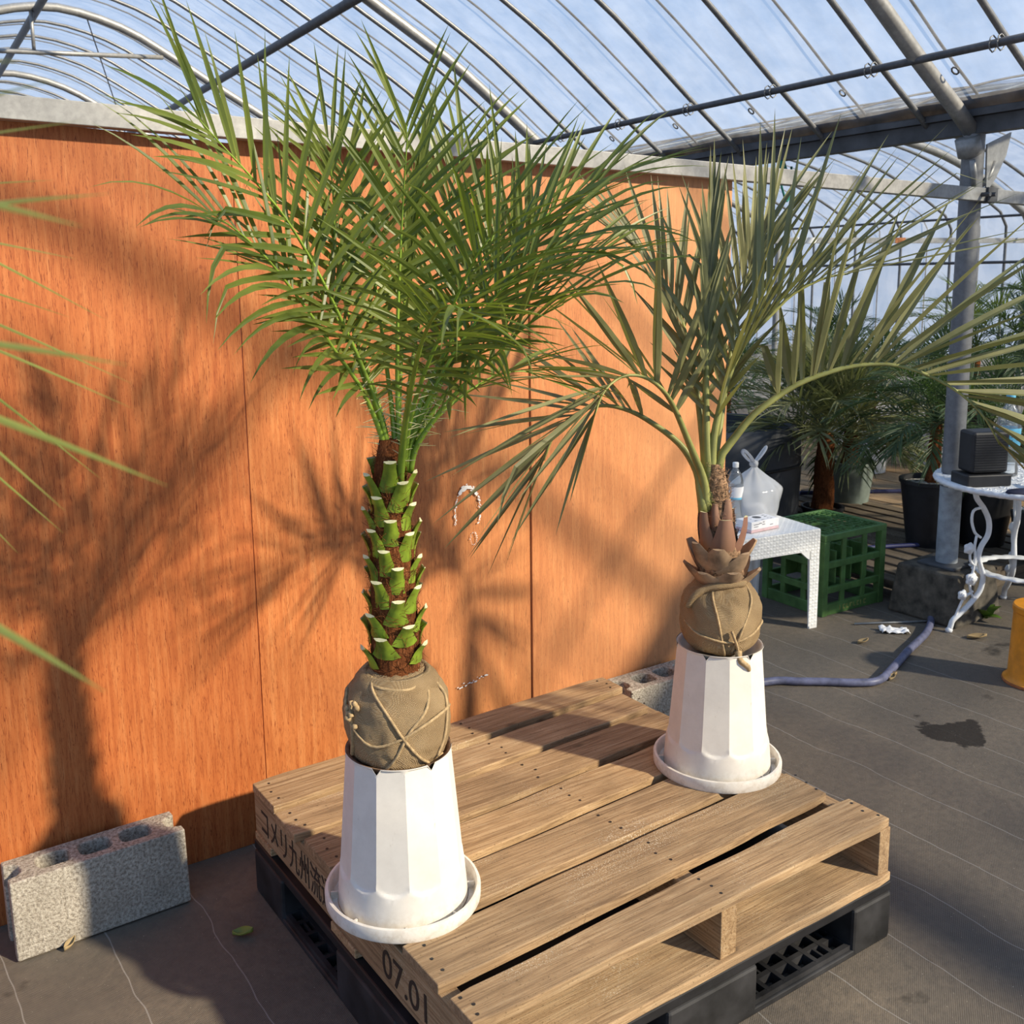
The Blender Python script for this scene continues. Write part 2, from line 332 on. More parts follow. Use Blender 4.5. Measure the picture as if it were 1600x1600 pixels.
for i in range(16):
    fleck(.775+i*.0075, .305+.02*i/16+rs_.uniform(-.006,.006), rs_.uniform(.002,.006), .2)
b.build('filler_smear', M['white'], wall)

# ================================================================ greenhouse frame
AX = V(.052, .9987, 0); LAT = V(.9987, -.052, 0); P0 = V(3.48, 1.275, 0)
def W(l, s, z): return P0 + LAT*l + AX*s + V(0,0,z)
PROF = [(-.02,2.16),(-.12,2.235),(-.39,2.42),(-.68,2.63),(-.95,2.82),(-1.24,2.99),(-1.53,3.15),(-1.9,3.36),(-2.3,3.56),(-2.8,3.66),(-3.3,3.56),(-3.7,3.36),(-4.07,3.15),(-4.36,2.99),(-4.65,2.82),(-4.92,2.63),(-5.21,2.42),(-5.5,2.20)]
PROF2 = [(.10,2.24),(.5,2.36),(1.0,2.47),(1.6,2.56),(2.2,2.61),(2.9,2.61),(3.5,2.53),(4.0,2.40),(4.5,2.21),(4.82,2.06),(4.97,1.98),(5.0,1.82),(5.0,1.2),(5.0,0)]
def profile(P, n): return arc_resample(spline([(l, z, 0) for l, z in P], 90), n)
pf1 = profile(PROF, 40); pf2 = profile(PROF2, 44)
def offp(pf, d):
    res = []
    for i, p in enumerate(pf):
        t = (pf[min(i+1, len(pf)-1)]-pf[max(i-1, 0)]).normalized(); nrm = V(-t.y, t.x, 0)
        res.append(p+nrm*d)
    return res
def bay(pf, s0, s1, film, sgn, thick_at, purl, name):
    ce = struct(name)
    def arch(s, r, nm, mat, d=0):
        wv = (lambda i: .03*noise.noise(V(i*.35, 3, 1))*max(0, 1-abs(i-9)/9) if nm == 'roof_strap' else 0)
        b = MB(); b.tube([W(p.x, s+wv(i), p.y) for i, p in enumerate(offp(pf, d))], r, 7); return b.build(nm, mat, ce, smooth=True)
    first = {}
    def arch_copy(key, s, r, nm, mat, d=0):
        if key not in first: first[key] = (arch(s, r, nm, mat, d), s)
        else:
            o0, sb = first[key]; o = o0.copy(); COL.objects.link(o); o.location = AX*(s-sb)
    s = s0; k = 0
    while s < s1:
        if min(abs(s-t) for t in thick_at) > .12: arch_copy('t', s, .0135, 'thin_arch', M['pipe'], sgn*.03)
        arch_copy('s', s+.28, .006, 'roof_strap', M['strap'], sgn*.062)
        s += .557; k += 1
    for t in thick_at: arch_copy('T', t, .034, 'thick_arch', M['galv'])
    for i, r, mat, d in purl:
        p = offp(pf, d)[i]; b = MB(); b.tube([W(p.x, s0-.4, p.y), W(p.x, s1+.4, p.y)], r, 8); b.build('purlin', mat, ce, smooth=True)
    fp = offp(pf, sgn*.05); b = MB(); ns = int((s1-s0)/.14)
    def fn(u, v):
        i = u*(len(fp)-1); a = min(int(i), len(fp)-2); q = fp[a].lerp(fp[a+1], i-a); s = s0+(s1-s0)*v
        ph = math.cos((s-(-.348))/.557*2*math.pi)          # film sags between the arches
        dz = -.012*(1-ph)/2 + .012*noise.noise(V(q.x*2.2, s*5, q.y*2.2))
        return W(q.x, s, q.y+dz)
    b.grid(fn, 60, ns); b.build('roof_film', M[film], ce, smooth=True)
    return ce
TH = [-5.5, -2.75, 0, 2.75, 5.72, 8.5, 11.2, 14]
ce1 = bay(pf1, -6.475, 16.4, 'film', -1, TH, ((3, .016, M['darkpipe'], .02), (12, .030, M['darkpipe'], .03), (21, .030, M['darkpipe'], .03), (31, .030, M['darkpipe'], .03)), 'ceiling')
ce2 = bay(pf2, -6.475, 16.4, 'film2', 1, TH, ((4, .016, M['darkpipe'], -.02), (17, .026, M['darkpipe'], -.03), (31, .012, M['darkpipe'], -.02), (34, .014, M['darkpipe'], -.02)), 'ceiling')
# wire clips where purlin and thin arches cross, round film buttons beside them
pc = offp(pf1, .02)[3]; clip0 = None; but0 = None
for k in range(-1, 9):
    s = -.348+.557*k
    if clip0 is None:
        b = MB()
        for q in (-.016, .016):
            b.tube([W(pc.x+.024*math.cos(a), s+q, pc.y+.03*math.sin(a)) for a in [R(i*45) for i in range(9)]], .003, 5)
        b.tube([W(pc.x-.03, s-.02, pc.y), W(pc.x+.03, s+.02, pc.y)], .003, 5)
        clip0 = b.build('wire_clip', M['pipe'], ce1, smooth=True); cs = s
        b = MB(); pb = offp(pf1, -.042)[2]; c = W(pb.x, s+.28, pb.y)
        b.tube([c+(LAT*.7+V(0,0,-.7))*.018*math.cos(a)+AX*.014*math.sin(a) for a in [R(i*45) for i in range(9)]], .004, 5); but0 = b.build('film_button', M['darkpipe'], ce1, smooth=True)
    else:
        for o0 in (clip0, but0):
            o = o0.copy(); COL.objects.link(o); o.location = AX*(s-cs)
# collar tie and king strut of the far thick arch, long brace wire
b = MB(); b.tube([W(-1.98,5.72,3.36), W(-4.0,5.72,3.28)], .018, 8); b.build('collar_tie', M['galv'], ce1, smooth=True)
b = MB(); b.tube([W(-2.95,5.72,3.32), W(-2.95,5.72,3.64)], .014, 8); b.build('king_strut', M['galv'], ce1, smooth=True)
b = MB(); b.tube([W(-2.55,5.72,3.62), W(-1.2,9.2,1.9)], .005, 5); b.build('brace_wire', M['darkpipe'], ce1)
# end film far away
b = MB(); L = [W(p.x, 16.4, p.y) for p in offp(pf1, 0)]; b.add(L+[W(-5.5,16.4,0), W(0,16.4,0)], [tuple(range(len(L)+2))]); b.build('end_film', M['film2'], ce1)

# valley gutter between the two roofs
gt = struct('trim_1')
b = MB()
def gbox(b, l0, l1, z0, z1, s0=-6.4, s1=16.4):
    b.hexa([W(l0,s0,z0), W(l1,s0,z0), W(l1,s1,z0), W(l0,s1,z0), W(l0,s0,z1), W(l1,s0,z1), W(l1,s1,z1), W(l0,s1,z1)])
gbox(b, -.055, .10, 2.215, 2.23); gbox(b, -.06, -.05, 2.215, 2.275); gbox(b, .095, .105, 2.215, 2.29); b.build('gutter_trough', M['gutter'], gt)
b = MB(); gbox(b, -.035, .035, 2.145, 2.213); b.build('gutter_rail', M['gutter'], gt)
b = MB()
def gd(u, v): return W(-.064-.03*u+.008*noise.noise(V(v*60, u*3, 2)), -6.4+22.8*v, 2.245+.05*u+.016*noise.noise(V(v*40, 0, 5)))
b.grid(gd, 3, 160); b.build('dirt_line', M['dirt'], gt, smooth=True)

# posts
def post(s, label, detail):
    p = thing('steel_post', label, 'post', W(0, s, 0))
    b = MB(); b.tube([(0,0,.24), (0,0,2.145)], .045, 20); b.build('pipe', M['postgrey'], p, smooth=True, auto=40)
    if detail:
        b = MB(); b.tube([(0,0,.245), (0,0,.60)], .047, 20); b.build('painted_band', M['band'], p, smooth=True, auto=40)['label'] = 'pale painted band at the foot of the post'
    b = MB(); b.box(-.09,.09,-.09,.09,.232,.244); b.build('base_plate', M['gutter'], p, bevel=.003)
    b = MB(); z = Matrix.Rotation(R(0), 4, 'Z')
    b.hexa([V(-.18,-.17,0), V(.18,-.17,0), V(.18,.17,0), V(-.18,.17,0), V(-.15,-.15,.232), V(.15,-.15,.232), V(.15,.15,.232), V(-.15,.15,.232)]); b.build('concrete_footing', M['foot'], p, bevel=.012)
    b = MB()                                                       # gusset plate on the right
    b.add([(.02,-.05,2.10),(.20,-.05,2.16),(.17,-.05,2.06),(.10,-.05,1.96),(.035,-.05,1.90),(.02,-.042,2.10),(.20,-.042,2.16),(.17,-.042,2.06),(.10,-.042,1.96),(.035,-.042,1.90)], [(0,1,2,3,4),(9,8,7,6,5),(0,5,6,1),(1,6,7,2),(2,7,8,3),(3,8,9,4),(4,9,5,0)])
    b.build('gusset_plate', M['galv'], p)
    for sg in (-1, 1):
        b = MB(); b.tube([(sg*.03,-.03,1.93), (sg*.055,-.045,1.97), (sg*.085,-.05,2.03)], .012, 8); b.build('hook', M['galv'], p, smooth=True)
    b = MB()
    b.tube([(-.02,0,2.06),(-.05,-.0,2.13)], .05, 14); b.build('arch_socket', M['galv'], p, smooth=True)
    return p
p0 = post(0, 'grey steel greenhouse post on a concrete footing beside the white round table', True)
# square tie beam across the bay in front of the plywood, second one further back
def beam(name, label, a, b_, hh, parent=None):
    t = thing(name, label, 'beam')
    a, b_ = V(*a), V(*b_); d = (b_-a).normalized(); n = d.cross(V(0,0,1)).normalized(); up = n.cross(d)
    def seg(u0, u1, w, h, nm, mat, off=0):
        q0, q1 = a.lerp(b_, u0), a.lerp(b_, u1); mb = MB()
        mb.hexa([q0-n*-w-up*h, q1+n*w-up*h, q1-n*w-up*h, q0-n*w-up*h, q0+n*w+up*h, q1+n*w+up*h, q1-n*w+up*h, q0-n*w+up*h])
        return mb.build(nm, mat, t, bevel=.002)
    seg(0, 1, hh*.7, hh, 'tube', M['galv']); return t, seg, (b_-a).length
t, seg, L = beam('tie_beam', 'square galvanised tube running along the top of the orange plywood', (-2.3, 1.252, 2.056), (5.4, 1.175, 1.827), .027)
def bx(x): return (x+2.3)/7.7
for x0, x1 in ((-.275,-.195), (1.56,1.625)):
    seg(bx(x0), bx(x1), .0182, .0256, 'white_tape', M['white'])['label'] = 'white tape patch on the tube'
for x0 in (3.10, 3.70, 3.745): seg(bx(x0), bx(x0+.022), .0182, .0256, 'rust_stain', M['rust'])
o = seg(bx(3.43), bx(3.50), .030, .031, 'clamp', M['gutter'])
b = MB()
for x in (3.40, 3.445):
    b.tube([(x, 1.14, 1.885), (x, 1.22, 1.885)], .010, 6)
b.build('bolt', M['darkpipe'], t)
t2, seg2, L2 = beam('tie_beam', 'further square galvanised tube in front of the far film wall', tuple(W(-.1, 2.7, 1.80)), tuple(W(5, 2.7, 1.78)), .022)
seg2(.62, .645, .017, .0226, 'rust_stain', M['rust']); seg2(.40, .44, .017, .0226, 'white_tape', M['white'])
# teal cord hanging from the gutter
b = MB(); c = W(-.02, 1.05, 2.10); b.tube(spline([c+V(0,0,.04), c+V(-.03,-.02,-.05), c+V(.0,-.02,-.13), c+V(.05,0,-.16), c+V(.09,.01,-.10), c+V(.10,.02,.02)], 20), .006, 6)
b.tube([c+V(-.01,0,.04), c+V(.0,-.02,-.03)], .022, 7)
tag(b.build('cord', M['teal'], smooth=True), 'teal green cord looped under the dark gutter', 'cord')

# ================================================================ pallets
wp = thing('wooden_pallet', 'weathered wooden pallet with stamped lettering on top of the black plastic pallet', 'pallet', (0,0,0))
def board(name, parent, x0, x1, yl0, yl1, yr0, yr1, z0, z1, seed, mat='board', chip=True):
    rnd = random.Random(seed); n = 26; xc = (x0+x1)/2; yc = (yl0+yl1+yr0+yr1)/4; zc = (z0+z1)/2
    bot, top = [], []; vs = []
    for i in range(n+1):
        u = i/n; a = yl0+(yr0-yl0)*u; c = yl1+(yr1-yl1)*u; x = x0+(x1-x0)*u
        w0 = .004*noise.noise(V(u*7, seed*3.1, 0)); w1 = .004*noise.noise(V(u*7, seed*3.1, 9)); dz = .0025*noise.noise(V(u*3, seed, 4))
        if i in (0, n) and chip: w0 += .004; w1 -= .004
        for (y, z) in ((a+w0, z0), (c+w1, z0), (c+w1, z1+dz), (a+w0, z1+dz)): vs.append((x-xc, y-yc, z-zc))
    b = MB(); fs = []
    for i in range(n):
        for j in range(4):
            p, q = i*4+j, i*4+(j+1) % 4; fs.append((p, p+4, q+4, q))
    fs += [(3,2,1,0)[::-1], tuple(n*4+j for j in range(4))[::-1]]; b.add(vs, fs)
    o = b.build(name, M[mat], parent, bevel=.0025); o.location = (xc, yc, zc); return o
TB = [((-.002,1.2),.884,1.044,.937,1.054), ((-.012,1.165),.736,.870,.784,.918), ((.0,1.168),.566,.726,.632,.766), ((.003,1.2),.420,.553,.478,.618), ((.0,1.19),.277,.408,.316,.462), ((.002,1.172),.112,.264,.157,.300), ((.002,1.195),-.006,.090,-.004,.129)]
ZT = .309
for i, (xr, a, c, d, e_) in enumerate(TB): board('top_board', wp, xr[0], xr[1], a+.006, c-.006, d+.006, e_-.006, ZT-.022, ZT, i+1)
for i, (y0, y1) in enumerate(((-.005,.125), (.46,.59), (.93,1.045))): board('bottom_board', wp, 0, 1.2, y0, y1, y0, y1, .150, .172, 20+i)
for i, (x0, x1) in enumerate(((.004,.044), (.625,.672), (1.158,1.198))):
    b = MB(); b.box(-.519,.519,-(x1-x0)/2,(x1-x0)/2,-.0575,.0575); o = b.build('stringer', M['board'], wp, bevel=.002); o.rotation_euler = (0,0,R(90)); o.location = ((x0+x1)/2, .523, .2295)
nails = MB()
for (xr, a, c, d, e_) in TB:
    for x in (.03, .64, 1.175):
        u = x/1.2; y0 = a+(d-a)*u; y1 = c+(e_-c)*u
        for q in (.25, .5, .78):
            px, py = x+random.uniform(-.012,.012), y0+(y1-y0)*q; nails.lathe([(.0035,0), (.0035,.001)], 7, (px, py, ZT+.0002), cap1=True)
no = nails.build('nail', M['blackp'], wp); no['kind'] = 'stuff'
def text(body, parent, loc, rot, size, mat, name, ext=.0005, sx=1):
    cu = bpy.data.curves.new(name, 'FONT'); cu.body = body; cu.size = size; cu.extrude = ext
    c = bpy.data.objects.new('lettering_curve', cu); COL.objects.link(c)
    me = bpy.data.meshes.new_from_object(c.evaluated_get(bpy.context.evaluated_depsgraph_get())); me.name = name
    bpy.data.objects.remove(c); bpy.data.curves.remove(cu); me.materials.clear(); me.materials.append(mat)
    o = bpy.data.objects.new(name, me); COL.objects.link(o); o.location = loc; o.rotation_euler = rot; o.scale = (sx,1,1)
    o.parent = parent; return o
rotL = (R(90), 0, R(-90))
tx = text('コメリ九州流通', wp, (.0032, 1.005, .192), rotL, .088, M['ink'], 'stamped_lettering'); tx['label'] = 'black stencilled characters on the left side'; tx.scale = (.70,1,1)
tx = text('07.01', wp, (.0032, .345, .195), rotL, .088, M['ink'], 'stamped_lettering'); tx['label'] = 'black stencilled date on the left side'
# black plastic pallet
pp = thing('plastic_pallet', 'black plastic pallet on the floor under the wooden pallet', 'pallet')
b = MB(); b.box(-.002,1.204,-.002,1.046,.122,.148); b.build('deck', M['blackp'], pp, bevel=.004)
for x0, x1 in ((-.004,.135), (.47,.735), (1.065,1.206)):
    for y0, y1 in ((-.004,.145), (.285,.56), (.865,1.047)):
        b = MB(); b.box(x0,x1,y0,y1,0,.121); b.build('block', M['blackp2'], pp, bevel=.008)
def gridpanel(x0, x1, y0, y1, nx, ny):
    grid = MB()
    for i in range(nx+1):
        x = x0+(x1-x0)*i/nx; grid.box(x-.006, x+.006, y0, y1, .003, .028)
    for j in range(ny+1):
        y = y0+(y1-y0)*j/ny; grid.box(x0, x1, y-.006, y+.006, .003, .0275)
    for i in range(nx):
        for j in range(ny):
            if (i*3+j*5) % 4 == 0:
                xa = x0+(x1-x0)*(i+.5)/nx; grid.box(xa-.003, xa+.003, y0+(y1-y0)*j/ny, y0+(y1-y0)*(j+1)/ny, .003, .027)
    grid.build('base_grid', M['blackp2'], pp)
gridpanel(.735,1.065,.01,.135,6,3); gridpanel(.135,.47,.01,.135,6,3); gridpanel(.01,.125,.56,.865,3,6); gridpanel(.01,.125,.145,.285,3,3); gridpanel(.735,1.065,.32,.53,6,4)
b = MB(); b.box(.0,1.2,-.003,.012,.0,.016); b.box(-.003,.012,0,1.04,0,.016); b.build('base_rim', M['blackp2'], pp, bevel=.003)

# ================================================================ concrete blocks
def block(name, label, loc, rz, tilt=0):
    t = thing(name, label, 'concrete block', loc, rz, 'hollow concrete blocks against the plywood')
    t.rotation_euler = (tilt, 0, rz)
    Lb, D, H = .426, .132, .198
    bm = bmesh.new()
    # outline with end notches, three cores, extruded in z
    n = 8
    def rr(x0, x1, y0, y1, r):
        pts = []
        for cx, cy, a0 in ((x1-r, y1-r, 0), (x0+r, y1-r, 90), (x0+r, y0+r, 180), (x1-r, y0+r, 270)):
            for k in range(5): a = R(a0+k*22.5); pts.append((cx+r*math.cos(a), cy+r*math.sin(a)))
        return pts
    e0 = .034
    outer = [(0,0), (Lb,0), (Lb,.030), (Lb-e0*.6,.036), (Lb-e0,.05), (Lb-e0,D-.05), (Lb-e0*.6,D-.036), (Lb,D-.030), (Lb,D), (0,D), (0,D-.030), (e0*.6,D-.036), (e0,D-.05), (e0,.05), (e0*.6,.036), (0,.030)]
    loops = [outer]+[rr(x, x+.078, .031, D-.031, .02) for x in (.073, .174, .275)]
    es = []
    for lp in loops:
        vs = [bm.verts.new((x, y, H)) for x, y in lp]
        for i in range(len(vs)): es.append(bm.edges.new((vs[i], vs[(i+1) % len(vs)])))
    bmesh.ops.triangle_fill(bm, use_beauty=True, edges=es)
    bm.normal_update()
    # drop faces filling the cores
    for f in list(bm.faces):
        c = f.calc_center_median()
        for lp in loops[1:]:
            xs = [p[0] for p in lp]; ys = [p[1] for p in lp]
            if min(xs) < c.x < max(xs) and min(ys) < c.y < max(ys):
                vv = set((round(v.co.x,4), round(v.co.y,4)) for v in f.verts)
                if vv <= set((round(x,4), round(y,4)) for x, y in lp): bm.faces.remove(f); break
    r = bmesh.ops.extrude_face_region(bm, geom=list(bm.faces))
    bmesh.ops.translate(bm, verts=[g for g in r['geom'] if isinstance(g, bmesh.types.BMVert)], vec=(0,0,-H))
    bmesh.ops.recalc_face_normals(bm, faces=bm.faces)
    me = bpy.data.meshes.new('block_body'); bm.to_mesh(me); bm.free(); me.materials.append(M['conc'])
    o = bpy.data.objects.new('block_body', me); COL.objects.link(o); o.parent = t
    md = o.modifiers.new('bevel', 'BEVEL'); md.width = .004; md.segments = 2; md.limit_method = 'ANGLE'; md.angle_limit = R(50)
    return t
block('concrete_block', 'hollow grey concrete block leaning on the plywood left of the pallet', (-.592, 1.086, .004), R(.4), R(-4))
block('concrete_block', 'hollow grey concrete block half hidden behind the far corner of the pallet', (1.372, 1.092, 0), R(-1))

# ================================================================ upturned white pots
def pot(name, label, loc, rz, H=.34, mud=True):
    t = thing(name, label, 'flower pot', loc, rz, 'upturned white fluted pots')
    NF = 12; seg = 144; b = MB()
    def rf(r, z, a):
        u = (a/(2*math.pi)*NF) % 1; q = (u-.5)*2                       # -1..1 across one flute
        zs = .075+.022*(1-math.sqrt(max(0, 1-q*q)))
        if z > zs and z < H-.004:
            k = min(1, (z-zs)/.006); ang = q*math.pi/NF
            return r*(1-k*(1-math.cos(math.pi/NF)/math.cos(ang)*.992))
        return r
    prof = [(.1385-.0285*z/H, z) for z in [.006,.03,.06,.074,.077,.080,.083,.086,.089,.092,.096,.10,.104,.12,.16,.2,.24,.28,.30,.318,.328,.334,.338,H]]
    def rf2(r, z, a): return rf(r, z, a)
    vs0 = len(b.v); b.lathe(prof, seg, rf=rf2)
    # drainage notches in the upper edge
    for k in range(len(b.v)):
        x, y, z = b.v[k]
        if z > H-.025:
            a = math.atan2(y, x); u = (a/(2*math.pi)*6) % 1; d = abs(u-.5)
            if d < .06: b.v[k] = (x, y, z-(z-(H-.02))*.7*(1-(d/.06)**2))
    b.build('pot_wall', M['pot'], t, auto=22)
    b = MB(); b.lathe([(.1085,H-.001), (.102,H-.003), (.099,H-.02), (.0,H-.026)], 48); b.build('pot_base', M['rimdirt'] if mud else M['pot'], t, smooth=True)
    b = MB(); b.lathe([(.139,.004),(.150,.003),(.1535,.010),(.1555,.027),(.158,.030),(.1635,.029),(.1655,.024),(.1650,.004),(.163,0),(.14,0),(.139,.004)], 96); b.build('rim', M['pot'], t, auto=40)
    for k in range(8):
        b = MB(); a = R(k*45+11); Mx = Matrix.Rotation(a, 4, 'Z'); b.box(.138,.153,-.002,.002,.003,.018, Mx); b.build('rim_web', M['pot'], t)
    return t
pot('flower_pot', 'upturned white fluted pot under the taller palm on the near left of the pallet', (.088,.40,ZT), R(7))
pot('flower_pot', 'upturned white fluted pot under the smaller palm at the far right of the pallet', (1.065,.43,ZT), R(-4), mud=False)

# ================================================================ palms
def leaflet_geo(o, d, nrm, L, Wd, droop, segs=6, twist=0, kink=None):
    d = d.normalized(); nrm = (nrm-d*nrm.dot(d)).normalized(); vs = []
    pts = []; p = Vector(o); dd = d.copy(); st = L/segs
    for i in range(segs+1):
        pts.append((p.copy(), dd.copy()))
        u = i/segs
        dd = (dd+V(0,0,-1)*droop*(.35+u)/segs*1.6).normalized()
        if kink and u >= kink: dd = (dd+V(0,0,-1)*.9).normalized()
        p = p+dd*st
    for i, (p, dd) in enumerate(pts):
        u = i/segs; wd = Wd*(.42+.58*min(1, u/.22))*(1 if u < .35 else max(0, 1-((u-.35)/.65)**1.5))
        n2 = (nrm-dd*nrm.dot(dd)).normalized(); s = dd.cross(n2)
        if twist: s = (Matrix.Rotation(twist*u, 3, dd) @ s); n2 = s.cross(dd)
        vs += [p-s*wd+n2*wd*.42, p, p+s*wd+n2*wd*.42]
    fs = []
    for i in range(segs):
        a = i*3; fs += [(a, a+1, a+4, a+3), (a+1, a+2, a+5, a+4)]
    return vs, fs
def frond(pts, N, p0, L, a0, a1, lift, lj, space, Wd, droop, rad, rnd, segs=6, nseg=30, spear=0, aj=6):
    P = arc_resample(spline(pts, 60), nseg); Ln = sum((b-a).length for a, b in zip(P, P[1:]))
    N = Vector(N).normalized(); frames = []
    for i, p in enumerate(P):
        t = (P[min(i+1, nseg)]-P[max(i-1, 0)]).normalized(); n = (N-t*N.dot(t)).normalized(); frames.append((p, t, n, t.cross(n)))
    def at(u):
        i = min(int(u*nseg), nseg-1); f = u*nseg-i; a, b = frames[i], frames[i+1]
        return [a[k].lerp(b[k], f) for k in range(4)]
    rb = MB(); rb.tube(P, [rad[0]+(rad[1]-rad[0])*min(1, (i/nseg)**.55) for i in range(nseg+1)], 7, flat=.75)
    leafs = []; cnt = max(2, int(Ln*(1-p0)/space))
    for i in range(cnt+1):
        v = i/cnt; u = p0+(1-p0)*v
        for sg in (-1, 1):
            uu = min(1, max(0, u+rnd.uniform(-.4,.4)*space/Ln)); p, t, n, b = at(uu)
            a = R(a0+(a1-a0)*v**.9+rnd.uniform(-aj,aj)); lf = R(lift+rnd.uniform(-lj,lj))
            d = t*math.cos(a)+(b*sg*math.cos(lf)+n*math.sin(lf))*math.sin(a)
            l = L*(.50+.50*math.sin(math.pi*min(1,(.12+.62*v))))*rnd.uniform(.88,1.08)
            if v < .08: l *= .6
            kink = rnd.uniform(.45,.7) if rnd.random() < .035 else None
            leafs.append(leaflet_geo(p, d, (n*1.0-b*sg*.35), l, Wd*rnd.uniform(.8,1.1)*(.8 if v > .85 else 1), droop*rnd.uniform(.4,1.5), segs, rnd.uniform(-.5,.5), kink))
    return rb, leafs, at, Ln
def palm(name, label, cat, loc, fronds, leafmat, stemmat, single, spines=False):
    """fronds: list of dicts in world space; single: ids whose leaflets become objects of their own"""
    t = thing(name, label, cat, loc); off = Vector(loc); rest = MB(); total = 0
    for fd in fronds:
        rnd = random.Random(fd['id'])
        rb, lf, at, Ln = frond([Vector(p)-off for p in fd['pts']], fd['N'], fd['p0'], fd['L'], fd['a0'], fd['a1'], fd['lift'], fd['lj'], fd['space'], fd['W'], fd['droop'], fd['rad'], rnd)
        fo = rb.build('frond', stemmat, t, smooth=True)
        if fd['id'] in single:
            for vs, fs in lf:
                if total >= 300: rest.add(vs, fs); continue
                b = MB(); b.add(vs, fs); b.build('leaflet', leafmat, fo, smooth=False); total += 1
        else:
            for vs, fs in lf: rest.add(vs, fs)
        if spines:
            b = MB()
            for k in range(16):
                u = fd['p0']*(.25+.8*k/16); p, tt, n, bb = at(min(u, .98)); sg = -1 if k % 2 else 1
                d = (bb*sg+n*rnd.uniform(-.5,.6)+tt*rnd.uniform(.1,.6)).normalized(); b.tube([p, p+d*rnd.uniform(.018,.05)], [.0014,.0003], 4)
            b.build('spine', M['spine'], fo)['kind'] = 'stuff'
    o = rest.build('leaflets', leafmat, t); o['kind'] = 'stuff'
    return t
